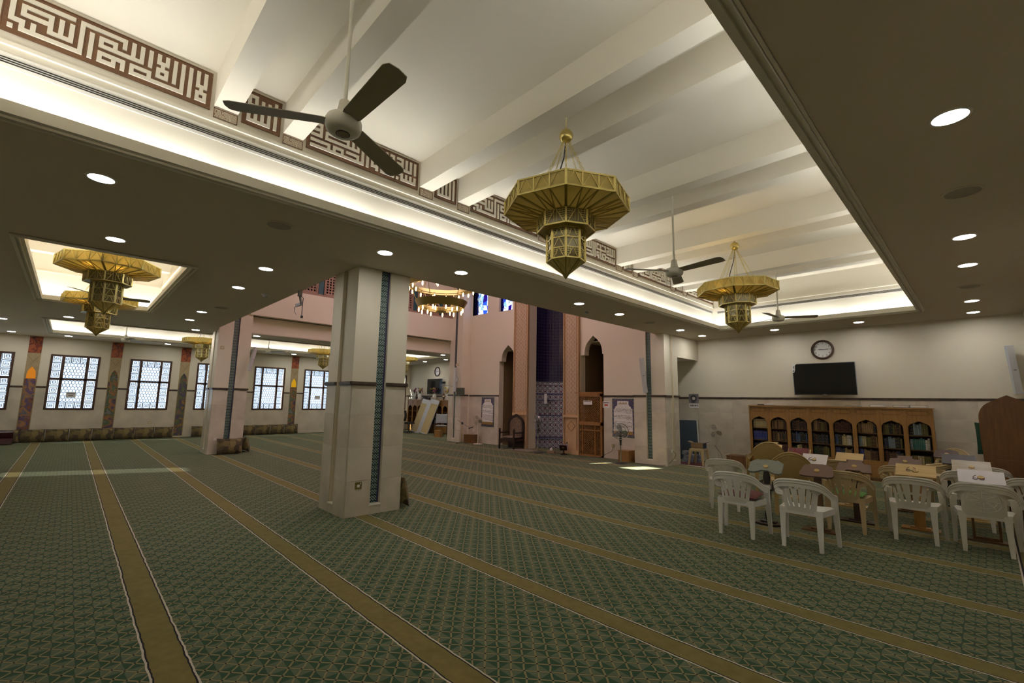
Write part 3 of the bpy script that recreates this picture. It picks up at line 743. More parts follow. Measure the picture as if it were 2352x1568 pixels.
m_ = MB(); m_.box(-11.15, YM+0.22, 3.436, -11.05, 12.8, 6.8); m_.box(-8.85, YM+0.22, 3.436, -8.75, 12.8, 6.8); m_.box(-11.15, 12.7, 3.436, -8.75, 12.8, 6.8); m_.box(-11.15, YM+0.22, 6.75, -8.75, 12.8, 6.85); struct(m_.build('wall_nave_front', 'wall'))
m_ = MB()
for a, b, c, d in cells(-15.05, -5.75, 2.5, 11.5, [(-12.2, -8.2, 4.8, 9.4)]): m_.box(a, c, ZN, b, d, ZN+0.1)
struct(m_.build('ceiling_nave', 'white_paint'))
mm, n, l, p = nt('added_roof_diffuser'); tr = n.new('ShaderNodeBsdfTranslucent'); tr.inputs[0].default_value = (0.62, 0.53, 0.585, 1); l.new(tr.outputs[0], n['Material Output'].inputs['Surface'])  # pinkish tint added to colour the daylight on the nave walls
struct(MB().box(-12.2, 4.8, ZN+0.04, -8.2, 9.4, ZN+0.05).build('window_roof_added', mm), 'added unseen frosted roof light over the nave')  # out of view, added to bring daylight into the nave
# wooden screens above the parapet
def screen_panel():
    m_ = MB()
    W, H = 0.98, 0.84; nx, nz = 9, 8; hx, hz = 0.055, 0.055
    hs = [((i+0.5)*(W-0.12)/nx+0.06-hx/2, (i+0.5)*(W-0.12)/nx+0.06+hx/2, (j+0.5)*(H-0.12)/nz+0.06-hz/2, (j+0.5)*(H-0.12)/nz+0.06+hz/2) for i in range(nx) for j in range(nz)]
    for a, b, c, d in cells(0, W, 0, H, hs): m_.box(-0.02, a, c, 0.01, b, d)
    for a, b, c, d in ((0, 0.05, 0, H), (W-0.05, W, 0, H), (0, W, 0, 0.05), (0, W, H-0.05, H)): m_.box(0.01, a, c, 0.03, b, d)
    return m_.mesh('screen_panel', 'mash')
sp_ = screen_panel(); sroot = thing('timber_screen', 'rose brown pierced timber screen with teal strips high on the nave wall', 'screen', (-14.60, 3.62, 4.82))
MB().box(-0.2, 0, 0, -0.18, 7.1, 0.95).build('backing', 'dark', sroot)  # dark sheet painted as the shade behind the pierced holes
MB().box(-0.04, 0, -0.02, 0.05, 7.1, 0.04).build('bottom_rail', 'mash', sroot); MB().box(-0.04, 0, 0.88, 0.05, 7.1, 0.96).build('top_rail', 'mash', sroot)
for k in range(6):
    y = -0.21+k*1.168+0.82
    if y < 0: continue
    q = link('pierced_panel', sp_, sroot); q.location = (0, y+0.17, 0.04)
    MB().box(-0.03, y, 0.04, 0.0, y+0.16, 0.88).build('teal_strip', 'teal', sroot)

# ------------------------------------------------------------------ kufic frieze in the right aisle coffer
KA = [(2,11,0,0),(0,0,0,6),(0,2,6,6),(2,2,6,8),(4,4,6,8),(2,13,8,8),(0,0,8,8),(2,7,2,2),(2,2,2,4),(2,7,4,4),(7,7,2,6),(7,11,6,6),(9,9,2,6),(11,11,2,6),(13,13,0,8),(13,22,0,0),(22,22,0,2),(15,15,2,8),
      (17,20,2,2),(17,17,2,4),(20,20,2,4),(17,26,4,4),(24,24,0,4),(26,26,0,4),(17,22,6,6),(17,17,6,8),(20,20,6,8),(17,20,8,8),(22,22,6,8),(24,28,6,6),(24,24,6,8),(28,28,6,8),(24,36,8,8),(28,28,0,4),
      (30,30,0,2),(32,32,0,2),(30,32,2,2),(31,31,2,4),(30,32,4,4),(30,30,4,6),(32,32,4,6),(30,32,6,6),(34,34,0,6),(36,36,0,8),(38,38,0,8),(40,40,0,4),(42,42,0,4),(40,42,4,4),(41,41,4,6),(40,42,6,6),(40,40,6,8),(42,42,6,8),(40,42,8,8)]
KB = [(42,42,0,4),(40,40,0,4),(38,38,0,4),(34,36,0,0),(36,36,0,4),(34,36,2,2),(34,34,2,4),(34,40,4,4),(42,42,6,8),(40,40,6,8),(38,38,6,8),(36,36,6,8),(36,42,8,8),(32,36,6,6),(34,34,8,8),
      (31,32,0,0),(32,32,0,3),(23,32,3,3),(27,27,0,8),(23,25,0,0),(23,23,0,3),(29,29,0,0),(27,32,8,8),(32,32,5,8),(29,32,5,5),(29,29,5,7),(29,30,7,7),(23,25,5,5),(23,23,5,7),(25,25,5,8),(23,25,7,7),
      (21,21,0,8),(19,19,0,8),(17,17,0,4),(15,15,0,4),(5,11,0,0),(5,13,2,2),(5,5,2,4),(13,13,0,4),(5,17,4,4),(0,3,0,0),(3,3,0,4),(0,3,2,2),(0,3,4,4),(0,0,0,2),(0,6,6,6),(6,6,6,8),(0,19,8,8),(8,11,6,6),(8,8,6,8),(11,11,6,8),(13,17,6,6),(17,17,6,8)]
KC = [(0,2,0,0),(0,0,0,8),(2,2,0,8),(0,2,3,3),(0,6,8,8),(4,4,1,8),(6,6,1,8),(8,8,0,8)]
def kufic(strokes, ncol, y0, y1, z0, z1, X, label, grp):
    r = thing('kufic_panel', label, 'wall panel', (X, y0, z0), group=grp); W, H = y1-y0, z1-z0
    MB().box(0, 0, 0, 0.008, W, H).build('backing', 'panel_brown', r)
    e = MB()
    for a, b, c, d in ((0, 0.006, 0, H), (W-0.006, W, 0, H), (0, W, 0, 0.006), (0, W, H-0.006, H)): e.box(0.008, a, c, 0.014, b, d)
    e.build('edging', 'panel_brown', r)
    cw = W/(ncol+2.6); rh = H/11.4
    cs = set()
    for c0, c1, r0, r1 in strokes:
        for c in range(c0, c1+1):
            for q in range(r0, r1+1): cs.add((c, q))
    left = set(cs)
    while left:
        st = [left.pop()]; comp = []
        while st:
            c = st.pop(); comp.append(c)
            for d in ((1, 0), (-1, 0), (0, 1), (0, -1)):
                k = (c[0]+d[0], c[1]+d[1])
                if k in left: left.remove(k); st.append(k)
        m_ = MB(); S = set(comp)
        for q in sorted({c[1] for c in S}):
            run = sorted(c[0] for c in S if c[1] == q); i = 0
            while i < len(run):
                j = i
                while j+1 < len(run) and run[j+1] == run[j]+1: j += 1
                m_.box(0.008, (run[i]+1.3)*cw, H-(q+2.2)*rh, 0.022, (run[j]+2.3)*cw, H-(q+1.2)*rh); i = j+1
        m_.build('letter', 'letter', r)
    return r
X0 = UA[0]; zA, zB = 4.085, 4.43
gaps = [(-0.63, BY[0]-0.03)]+[(BY[2*k+1]+0.22, BY[2*k+2]-0.03) for k in range(len(BY)//2-1)]+[(BY[-1]+0.22, UA[3]-0.04)]
for k, (a, b) in enumerate(gaps):
    if b-a < 0.5: continue
    kufic(KA if k % 2 == 0 else KB, 43, a, b, zA, zB, X0, 'long brown panel of square white script, %s from the camera end' % ORD[k], 'script panels of the coffer frieze')
for k in range(len(BY)//2):
    kufic(KC, 9, BY[2*k]+0.22, BY[2*k+1]-0.03, zA, zB, X0, 'short brown script panel between paired beams, %s from the camera end' % ORD[k], 'script panels of the coffer frieze')
for k, y in enumerate(BY):
    r = thing('carved_tile', 'small floral carved tile below a beam end, %s from the camera end' % ORD[k], 'wall panel', (X0, y, 4.035), group='floral tiles under the beams')
    MB().box(0, 0.0, 0, 0.008, 0.19, 0.09).build('backing', 'floral', r)
    e = MB()
    for a, b, c, d in ((0, 0.006, 0, 0.09), (0.184, 0.19, 0, 0.09), (0, 0.19, 0.084, 0.09), (0, 0.19, 0, 0.004)): e.box(0.008, a, c, 0.012, b, d)
    e.build('edging', 'panel_brown', r)

# ------------------------------------------------------------------ downlights, ceiling speakers, small ceiling devices
dl_ring = MB().lathe([(0.089, -0.006), (0.104, -0.004), (0.107, 0.0), (0.089, 0.001)], 28, cap=False).mesh('ring', 'white', True)
dl_disc = MB().lathe([(0.0, -0.0045), (0.089, -0.0045), (0.089, -0.001), (0.0, -0.001)], 28, cap=False).mesh('lens', 'down')
rows = [([(0.0, y) for y in (2.42, 3.86, 6.78, 8.16, 10.96, 12.28)], 'above the right wall edge'),
        ([(x, 12.22) for x in (-1.76, -3.42)], 'in front of the bookcase wall'),
        ([(-5.16, y) for y in (0.0, 2.70, 3.92, 6.72, 8.09, 10.85, 12.12)], 'between the right coffer and the nave'),
        ([(-7.12, 0.2), (-7.12, 1.86), (-8.72, 1.88), (-11.92, 1.91), (-13.4, 1.92)], 'along the rear coffer edge'),
        ([(-15.33, y) for y in (-1.43, -0.22, 2.36, 3.92, 6.72, 8.09, 10.85, 12.1)], 'between the nave and the window aisle'),
        ([(-20.43, y) for y in (-1.48, -0.23, 2.36, 3.9, 6.72, 8.1, 10.9)], 'beside the window wall'),
        ([(-17.05, -1.43)], 'alone behind the window aisle coffer'), ([(-17.0, 12.2), (-18.7, 12.2)], 'in front of the far bookcase')]
for pts, where in rows:
    for i, (x, y) in enumerate(pts):
        r = thing('downlight', 'white recessed downlight %s, %s in that row' % (where, ORD[i]), 'downlight', (x, y, ZS), group='recessed ceiling downlights')
        link('ring', dl_ring, r); link('lens', dl_disc, r)
sp_ring = MB().lathe([(0.0, -0.006), (0.115, -0.006), (0.13, -0.003), (0.13, 0.0)], 28, cap=False).mesh('grille', mat('speaker_grille', (0.42, 0.38, 0.33), 0.7, bump=0.6, bscale=300), True)
sp_rim = MB().lathe([(0.118, -0.008), (0.138, -0.005), (0.14, 0.0)], 28, cap=False).mesh('rim', 'soffit', True)
for (x, y), la in zip([(-5.17, 1.44), (0.02, 5.33), (0.0, 9.62), (-11.0, 2.1), (-5.2, 9.4)], ('left of the near column', 'nearest on the right', 'farther along the right', 'over the rear of the nave', 'near the prayer niche')):
    r = thing('ceiling_speaker', 'round flush ceiling speaker %s' % la, 'speaker', (x, y, ZS), group='flush ceiling speakers'); link('grille', sp_ring, r); link('rim', sp_rim, r)
for (x, y), la in zip([(-5.45, 7.35), (-8.9, 2.35)], ('beside the nave opening', 'near the hanging bracket')):
    r = thing('dome_camera', 'small grey ceiling dome %s' % la, 'camera', (x, y, ZS))
    MB().lathe([(0.06, 0), (0.06, -0.02), (0.045, -0.022)], 18, cap=True).build('base', 'white', r, True); MB().lathe([(0.043, -0.02), (0.04, -0.045), (0.02, -0.06), (0.0, -0.062)], 16, cap=False).build('dome', 'grey', r, True)

# ------------------------------------------------------------------ brass lantern chandeliers
def ngon(r, k, a0=0.0, n=8): a = a0+2*PI*k/n; return Vector((r*math.cos(a), r*math.sin(a), 0))
def glass_face(A, B, C, D, th=0.004, inset=0.0):   # quad plate
    A, B, C, D = map(Vector, (A, B, C, D)); nn = (B-A).cross(D-A).normalized()*th
    return MB().add([A, B, C, D, A-nn, B-nn, C-nn, D-nn], [(0,1,2,3),(7,6,5,4),(0,4,5,1),(1,5,6,2),(2,6,7,3),(3,7,4,0)])
def lerp(a, b, t): return Vector(a)*(1-t)+Vector(b)*t
def make_chandelier(lit):
    r = thing('brass_chandelier', None, 'chandelier', group='octagonal brass lantern chandeliers')
    z_top = 1.40                                      # suspension point above the tip (tip at z = 0)
    Rr, zr0, zr1 = 0.572, 0.638, 0.765; Rn, zn0, zn1 = 0.262, 0.45, 0.588; Rt, zt0, zt1 = 0.172, 0.165, 0.445
    # ball, chains, cable
    MB().lathe([(0.066*math.sin(PI*k/14), 1.405-0.066*math.cos(PI*k/14)) for k in range(15)]+[(0.012, 1.476), (0.012, 1.485), (0, 1.486)], 24, cap=False).build('ball', 'brass', r, True)
    def chain(p, q, n):
        m_ = MB(); p, q = Vector(p), Vector(q); d = (q-p)/n; u = d.normalized()
        s1 = u.cross(Vector((0.3, 0.9, 0.1))).normalized(); s2 = u.cross(s1)
        for i in range(n):
            c = p+d*(i+0.5); s = s1 if i % 2 else s2
            m_.tube([c+u*(d.length*0.62*math.cos(2*PI*k/6))+s*(0.0075*math.sin(2*PI*k/6)) for k in range(6)], 0.0022, 4, closed=True)
        return m_
    for k in range(8):
        a = ngon(0.03, k); b = ngon(0.30, k); chain((a.x, a.y, 1.345), (b.x, b.y, 0.765), 22).build('chain', 'brass', r)
    chain((0, 0, 1.47), (0, 0, 1.80), 14).build('chain', 'brass', r)
    MB().tube([(0.01, 0, 1.36), (-0.03, -0.02, 1.2), (-0.09, -0.09, 1.0), (-0.13, -0.13, 0.765)], 0.007, 6).build('cable', 'black', r, True)
    fr = MB(); un = MB(); nk = MB(); tw = MB(); cn = MB()
    b = 0.014
    for k in range(8):
        A, B = ngon(Rr, k), ngon(Rr, k+1); a0, b0, a1, b1 = A+Vector((0,0,zr0)), B+Vector((0,0,zr0)), A+Vector((0,0,zr1)), B+Vector((0,0,zr1))
        glass_face(a0, b0, b1, a1).build('rim_panel', 'amber', r)
        fr.bar(a0, b0, b); fr.bar(a1, b1, b); fr.bar(a0-Vector((0,0,.006)), a1+Vector((0,0,.004)), 0.02)
        out = ((A+B)/2).normalized()*0.003
        for q in range(3):
            p0, p1 = lerp(a0, b0, q/3)+out, lerp(a0, b0, (q+1)/3)+out; t0, t1 = lerp(a1, b1, q/3)+out, lerp(a1, b1, (q+1)/3)+out
            tm = (t0+t1)/2; fr.bar(p0, tm, 0.007); fr.bar(tm, p1, 0.007)
            if q: fr.bar(p0, t0, 0.010)
        # sloping underside
        C, D = ngon(Rn, k), ngon(Rn, k+1); c0, d0 = C+Vector((0,0,zn1)), D+Vector((0,0,zn1))
        glass_face(c0, d0, b0, a0).build('underside_panel', 'amber', r)
        un.bar(a0, c0, 0.022, 0.014)
        dn = Vector((0, 0, -0.006))
        for q in (1, 2): un.bar(lerp(a0, b0, q/3)+dn, lerp(c0, d0, (q-0.55)/3)+dn, 0.008); un.bar(lerp(a0, b0, q/3)+dn, lerp(c0, d0, (q+0.45)/3)+dn, 0.008)
        un.bar(lerp(a0, b0, 0.5)+dn, lerp(c0, d0, 0.5)+dn, 0.012, 0.004)
        # neck
        c1, d1 = C+Vector((0,0,zn0)), D+Vector((0,0,zn0))
        glass_face(c1, d1, d0, c0).build('neck_panel', 'smoke', r)
        out = ((C+D)/2).normalized()*0.003
        nk.bar(c1, d1, 0.014); nk.bar(c0, d0, 0.014); nk.bar(c1, c0, 0.018)
        ap = lerp(c0, d0, 0.5)+out; nk.bar(lerp(c1, d1, .08)+out, ap, 0.005); nk.bar(ap, lerp(c1, d1, .92)+out, 0.005)
        for i in range(1, 7):
            t = i/7; h = abs(t-0.5)*2; nk.bar(lerp(lerp(c0, d0, t), lerp(c1, d1, t), 1-h*0.9)+out, lerp(c0, d0, t)+out, 0.003)
            z_ = i/7
            if i < 6:
                wz = 0.5-z_*0.45; nk.bar(lerp(lerp(c0, d0, 0.04), lerp(c1, d1, 0.04), z_)+out, lerp(lerp(c0, d0, wz), lerp(c1, d1, wz), z_)+out, 0.003)
                nk.bar(lerp(lerp(c0, d0, 1-wz), lerp(c1, d1, 1-wz), z_)+out, lerp(lerp(c0, d0, 0.96), lerp(c1, d1, 0.96), z_)+out, 0.003)
        # tower
        E, F_ = ngon(Rt, k), ngon(Rt, k+1); e1, f1, e0, f0 = E+Vector((0,0,zt1)), F_+Vector((0,0,zt1)), E+Vector((0,0,zt0)), F_+Vector((0,0,zt0))
        glass_face(e1, f1, d1, c1).build('skirt_panel', 'brass_dark', r)
        glass_face(e0, f0, f1, e1).build('tower_panel', 'smoke', r)
        out = ((E+F_)/2).normalized()*0.003
        tw.bar(e0, e1, 0.022); tw.bar(e0, f0, 0.013); tw.bar(e1, f1, 0.013)
        for s in range(3):
            s0, s1 = s/3, (s+1)/3
            P0, P1, Q0, Q1 = lerp(e0, e1, s0)+out, lerp(f0, f1, s0)+out, lerp(e0, e1, s1)+out, lerp(f0, f1, s1)+out
            if s: tw.bar(P0, P1, 0.009)
            ap = (Q0+Q1)/2; tw.bar(lerp(P0, P1, .12), ap, 0.005); tw.bar(ap, lerp(P0, P1, .88), 0.005)
            if s != 1:
                for i in (1, 2, 4, 5):
                    t = i/6; h = abs(t-0.5)*2; tw.bar(lerp(lerp(Q0, Q1, t), lerp(P0, P1, t), 1-h*0.85), lerp(Q0, Q1, t), 0.003)
                for z_ in (0.2, 0.42, 0.64):
                    wz = 0.46-z_*0.4; tw.bar(lerp(lerp(Q0, Q1, .08), lerp(P0, P1, .08), z_), lerp(lerp(Q0, Q1, wz), lerp(P0, P1, wz), z_), 0.003); tw.bar(lerp(lerp(Q0, Q1, .92), lerp(P0, P1, .92), z_), lerp(lerp(Q0, Q1, 1-wz), lerp(P0, P1, 1-wz), z_), 0.003)
        # cone
        T = Vector((0, 0, 0.03))
        ee, ff = lerp(e0, T, 0.86), lerp(f0, T, 0.86)
        glass_face(ee, ff, f0, e0).build('cone_panel', 'amber', r)
        cn.bar(e0, T, 0.010); md = lerp(lerp(e0, f0, .5), T, .5)
        cn.bar(lerp(e0, f0, .3), lerp(e0, f0, .3)*0.45+T*0.55, 0.004); cn.bar(lerp(e0, f0, .3), lerp(e0, f0, .75)*0.45+T*0.55, 0.004)
    fr.build('rim_frame', 'brass', r); un.build('underside_frame', 'brass_dark', r); nk.build('neck_frame', 'brass', r); tw.build('tower_frame', 'brass', r); cn.build('cone_frame', 'brass_dark', r)
    MB().lathe([(0.0, 0.0), (0.032, 0.045), (0.0, 0.06)], 8, cap=False).build('finial', 'brass_dark', r)
    for k in lit:
        a = 2*PI*(k+0.5)/8; c = (0.40*math.cos(a), 0.40*math.sin(a), 0.655)
        MB().lathe([(0.0, -0.022), (0.02, -0.012), (0.024, 0.004), (0.014, 0.03), (0.0, 0.034)], 10, c, cap=False).build('bulb', 'amber_bulb', r)
    return r
TIP = 2.66
specs = [((-2.56, 3.137), -50.8, (), 'unlit octagonal brass chandelier nearest the camera'),
         ((-2.56, 7.36), -75, (7, 5), 'brass chandelier with two lit bulbs above the reading chairs'),
         ((-8.52, 0.22), -10, (0, 7, 2), 'large brass chandelier in the front of the rear coffer'),
         ((-11.85, 0.24), -16, (0, 7, 6), 'brass chandelier partly hidden behind another in the rear coffer'),
         ((-17.9, 3.0), -12, (0, 7), 'small distant brass chandelier left of the far column'),
         ((-17.9, 7.0), -22, (0, 7, 6), 'small distant brass chandelier left of the near column'),
         ((-17.9, 10.6), -22, (0,), 'brass chandelier at the end of the window aisle')]
for (xy, rz, lit, lab) in specs:
    o = make_chandelier(lit); o.location = (xy[0], xy[1], TIP); o.rotation_euler = (0, 0, math.radians(rz)); o['label'] = lab

# ------------------------------------------------------------------ ceiling fans
def make_fan():
    r = thing('ceiling_fan', None, 'ceiling fan', group='three bladed ceiling fans')
    MB().tube([(0, 0, 0.09), (0, 0, 1.27)], 0.0125, 10).build('down_rod', 'fan_white', r, True)
    MB().lathe([(0.025, 0.16), (0.034, 0.15), (0.045, 0.07), (0.06, 0.055)], 20).build('collar', 'white2', r, True)
    MB().lathe([(0.0, -0.056), (0.05, -0.056), (0.078, -0.052), (0.098, -0.036), (0.106, -0.012), (0.106, 0.022), (0.098, 0.04), (0.05, 0.05), (0, 0.05)], 28, cap=False).build('motor', 'fan_white', r, True)
    MB().lathe([(0.0, -0.058), (0.032, -0.058), (0.034, -0.052)], 20, cap=False).build('badge', 'blade', r, True)
    MB().lathe([(0.036, -0.0585), (0.041, -0.0585), (0.042, -0.052)], 20, cap=False).build('badge_ring', 'black', r, True)
    MB().lathe([(0.055, 1.27), (0.05, 1.2), (0.02, 1.17)], 20).build('canopy', 'fan_white', r, True)
    for k in range(3):
        m_ = MB(); P = [(0.09, -0.048), (0.12, -0.055), (0.60, -0.068), (0.635, -0.05), (0.645, 0.0), (0.635, 0.055), (0.60, 0.07), (0.12, 0.055), (0.09, 0.045)]
        m_.prism(P, 2, 0.0, 0.004); m_.bar((0.08, 0.0, 0.004), (0.62, 0.02, 0.006), 0.006)
        m_.tf(Matrix.Rotation(2*PI*k/3, 4, 'Z') @ Matrix.Translation((0, 0, 0.012)) @ Matrix.Rotation(math.radians(-11), 4, 'X'))
        m_.build('blade', 'blade', r)
    return r
fan0 = make_fan()
for i, (x, y, a, la) in enumerate([(-2.56, 1.02, 0, 'nearest ceiling fan hanging before the script frieze'), (-2.56, 5.27, -9, 'ceiling fan between the two right aisle chandeliers'), (-2.56, 9.42, 27, 'ceiling fan farthest down the right aisle near the clock'),
                                (-17.9, 1.03, 12, 'distant ceiling fan above the second window'), (-17.9, 5.0, 40, 'distant ceiling fan above the window between the columns'), (-10.3, 0.22, 82, 'ceiling fan half hidden behind the rear coffer chandelier')]):
    o = fan0 if i == 0 else copy_tree(fan0)
    o.location = (x, y, 3.19); o.rotation_euler = (0, 0, math.radians(a)); o['label'] = la

# ------------------------------------------------------------------ ring chandelier in the nave
r = thing('ring_chandelier', 'two tier brass ring chandelier with glowing candle bulbs', 'chandelier', (-10.2, 7.1, 4.0))
for zc, R, nb, nm in ((0.16, 0.72, 11, 'lower_ring'), (0.73, 1.0, 14, 'upper_ring')):
    MB().lathe([(R-0.09, zc-0.09), (R, zc+0.09), (R-0.012, zc+0.09), (R-0.10, zc-0.085), (R-0.09, zc-0.09)], 40, cap=False).build(nm, 'brass_dark', r, True)
    t = MB()
    for q in (0.0, 0.12): t.tube(torus_pts((0, 0, zc-0.09+q*0.2), R-0.10-q, 32), 0.012, 5, closed=True)
    t.build('inner_hoop', 'brass_dark', r, True)
    for k in range(nb):
        a = 2*PI*(k+0.3)/nb
        for rr in ((R-0.12,) if k % 3 else (R-0.12, R-0.30)):
            c = (rr*math.cos(a), rr*math.sin(a), zc-0.11)
            bl = MB().lathe([(0.0, -0.12), (0.016, -0.10), (0.022, -0.06), (0.018, -0.02), (0.012, 0.0)], 8, c, cap=False).build('bulb', 'bulb', r, True)
            MB().lathe([(0.014, 0.0), (0.014, 0.05), (0.0, 0.05)], 8, c, cap=False).build('socket', 'brass', bl, True)
for k in range(6):
    a = 2*PI*k/6; MB().bar((0.66*math.cos(a), 0.66*math.sin(a), 0.22), (0.86*math.cos(a), 0.86*math.sin(a), 0.65), 0.012).build('strut', 'brass', r)
    MB().bar((0.9*math.cos(a), 0.9*math.sin(a), 0.80), (0.05*math.cos(a), 0.05*math.sin(a), 2.4), 0.012).build('rod', 'brass', r)
MB().tube([(0, 0, 2.4), (0, 0, 4.04)], 0.02, 8).build('stem', 'brass', r, True)
bw = MB().lathe([(0.0, -0.1), (0.08, -0.085), (0.14, -0.04), (0.16, 0.03), (0.15, 0.05)], 24, (0, 0, 0.03), cap=False).build('bowl', mat('crystal', (0.72, 0.55, 0.32), 0.15), r, True)
t = MB()
for k in range(20):
    a = 2*PI*k/20; t.tube([(0.165*math.cos(a), 0.165*math.sin(a), 0.07), (0.145*math.cos(a), 0.145*math.sin(a), -0.02), (0.085*math.cos(a), 0.085*math.sin(a), -0.06)], 0.007, 5)
t.build('rib', 'brass', bw)
for k in range(4):
    a = PI/4+PI/2*k; MB().bar((0.15*math.cos(a), 0.15*math.sin(a), 0.06), (0.64*math.cos(a), 0.64*math.sin(a), 0.1), 0.01).build('arm', 'brass', r)

# hanging cable bracket at the nave edge
r = thing('hanging_bracket', 'grey bracket with dangling cables at the nave ceiling edge', 'bracket', (-8.15, 2.70, ZS))
MB().box(-0.03, -0.03, -0.1, 0.03, 0.03, 0.0).build('plate', 'grey', r); MB().bar((0, 0, -0.08), (-0.05, 0.05, -0.22), 0.03).build('arm', 'grey', r)
MB().bar((-0.05, 0.05, -0.22), (-0.16, 0.0, -0.24), 0.035, 0.05).build('clamp', 'grey', r)
MB().tube([(-0.16, 0, -0.24), (-0.22, 0, -0.28), (-0.21, 0.01, -0.36), (-0.17, 0.02, -0.4)], 0.006, 6).build('cable', 'black', r, True)
MB().tube([(0.02, 0, -0.08), (0.09, 0.03, -0.14), (0.07, 0.03, -0.3), (0.08, 0.03, -0.46)], 0.007, 6).build('cable', 'black', r, True)
MB().cbox((0.08, 0.03, -0.47), (0.04, 0.03, 0.04)).build('plug', 'black', r)

# ------------------------------------------------------------------ plastic armchairs
def cat_rom(pts, n):
    P = [Vector(p) for p in pts]; P = [2*P[0]-P[1]]+P+[2*P[-1]-P[-2]]; out = []
    for i in range(1, len(P)-2):
        for k in range(n):
            t = k/n; a, b, c, d = P[i-1], P[i], P[i+1], P[i+2]
            out.append(0.5*((2*b)+(c-a)*t+(2*a-5*b+4*c-d)*t*t+(3*b-a-3*c+d)*t**3))
    out.append(P[-2]); return out
def make_chair(kind, mtl):
    r = thing('plastic_armchair', None, 'chair', group='plastic armchairs of the reading area')
    zs = 0.415
    tall = 0.80 if kind == 'oval' else 0.745
    # legs: tapered, flaring outwards
    for sx in (-1, 1):
        for (tx, ty, bx, by, nm, tz) in ((0.175, -0.185, 0.180, -0.215, 'r', zs), (0.245, 0.165, 0.262, 0.205, 'f', 0.555)):
            m_ = MB(); n = 5
            tx_, bx_ = sx*tx, sx*bx
            for (za, zb) in ((0.0, zs), (zs, tz)):
                if zb <= za: continue
                def C(z): t = z/tz; return Vector((bx_+(tx_-bx_)*t, by+(ty-by)*t, z))
                def S(z): t = z/tz; return 0.018+0.014*t, 0.015+0.013*t
                A, B = C(za), C(zb); (wa, da), (wb, db) = S(za), S(zb)
                m_.add([A+Vector((-wa, -da, 0)), A+Vector((wa, -da, 0)), A+Vector((wa, da, 0)), A+Vector((-wa, da, 0)), B+Vector((-wb, -db, 0)), B+Vector((wb, -db, 0)), B+Vector((wb, db, 0)), B+Vector((-wb, db, 0))], [(0,3,2,1),(4,5,6,7),(0,1,5,4),(1,2,6,5),(2,3,7,6),(3,0,4,7)])
            m_.build('leg', mtl, r)
    # seat with dropped rim
    def seatP(u, v):
        hw = 0.205+0.035*v; x = (u*2-1)*hw; y = -0.205+0.415*v; e = max(0, (v-0.86)/0.14); z = zs+0.012*(u*2-1)**2-0.018*math.sin(PI*min(1, v/0.9))-0.03*e*e
        return (x, y, z), (0, 0.2*e, 1)
    MB().shell(seatP, 12, 10, 0.008).build('seat', mtl, r, True)
    ap = MB(); ap.box(-0.2, -0.212, zs-0.05, 0.2, -0.2, zs+0.004); ap.box(-0.235, 0.196, zs-0.07, 0.235, 0.206, zs-0.01)
    for sx in (-1, 1): ap.add([(sx*0.2, -0.205, zs-0.05), (sx*0.2, -0.205, zs+0.01), (sx*0.242, 0.2, zs+0.005), (sx*0.242, 0.2, zs-0.06), (sx*0.21, -0.205, zs-0.05), (sx*0.21, -0.205, zs+0.01), (sx*0.252, 0.2, zs+0.005), (sx*0.252, 0.2, zs-0.06)], [(0,1,2,3),(7,6,5,4),(0,4,5,1),(1,5,6,2),(2,6,7,3),(3,7,4,0)])
    ap.build('apron', mtl, r)
    if kind == 'oval':
        half = [(0.252, 0.175, 0.545), (0.262, 0.06, 0.558), (0.262, -0.07, 0.566), (0.245, -0.19, 0.60), (0.19, -0.27, 0.70), (0.10, -0.305, 0.775), (0, -0.315, tall)]
    else:
        half = [(0.258, 0.19, 0.552), (0.270, 0.09, 0.566), (0.274, -0.03, 0.592), (0.266, -0.14, 0.638), (0.236, -0.22, 0.692), (0.16, -0.272, 0.732), (0, -0.295, tall)]
    path = cat_rom(half+[(-x, y, z) for x, y, z in half[-2::-1]], 4)
    # band: flat strip with rolled lip, thicker on arms
    m_ = MB(); L = len(path)
    for off, rr in ((Vector((0, 0, 0)), 0.012), (Vector((0, 0, -0.028)), 0.008)):
        m_.tube([p+off for p in path], rr, 8)
    def bandP(u, v):
        i = u*(L-1); a = int(min(i, L-2)); p = path[a].lerp(path[a+1], i-a); d = (path[a+1]-path[a]).normalized(); nn = Vector((d.y, -d.x, 0))
        w_ = 0.058+0.02*math.sin(PI*u)
        return p+Vector((0, 0.008*v*math.sin(PI*u), -w_*v)), nn
    m_.shell(bandP, 36, 2, 0.008); m_.build('armrest', mtl, r, True)
    top = [path[int(L*0.27)+i] for i in range(0, int(L*0.46)+1)]; T = len(top)
    def backP(u, v):
        i = u*(T-1); a = int(min(i, T-2)); pt = top[a].lerp(top[a+1], i-a)
        x = (u*2-1); pb = Vector((-x*(0.19 if kind == 'oval' else 0.22)*(-1 if top[0].x < 0 else 1), -0.205-0.012*(1-x*x), zs-0.02))
        s = v; q = max(0.0, (v-0.76)/0.24); wv = (1-0.10*math.sin(PI*v)) if kind == 'oval' else 0.68+0.32*q*q*(3-2*q)+(0.10*(1-v) if kind == 'relief' else 0.0)
        p = pb.lerp(pt, s); p.x *= wv; p.y -= 0.012*math.sin(PI*s)
        return p, Vector((x*0.5*(1 if pt.x*x > 0 else -1), 1, 0.2))
    if kind == 'slot':
        nu, nv = 23, 16
        keep = lambda i, j: not ((i % 4 == 3) and 2 < i < 21 and (3 <= j <= 6 or 8 <= j <= 12))
    elif kind == 'fan':
        nu, nv = 27, 18
        keep = lambda i, j: not (((i % 4 == 1) and 2 < i < 25 and 3 <= j <= 12) or (j in (13, 15) and i % 3 == 0 and 4 < i < 22))
    else:
        nu, nv = 18, 14; keep = None
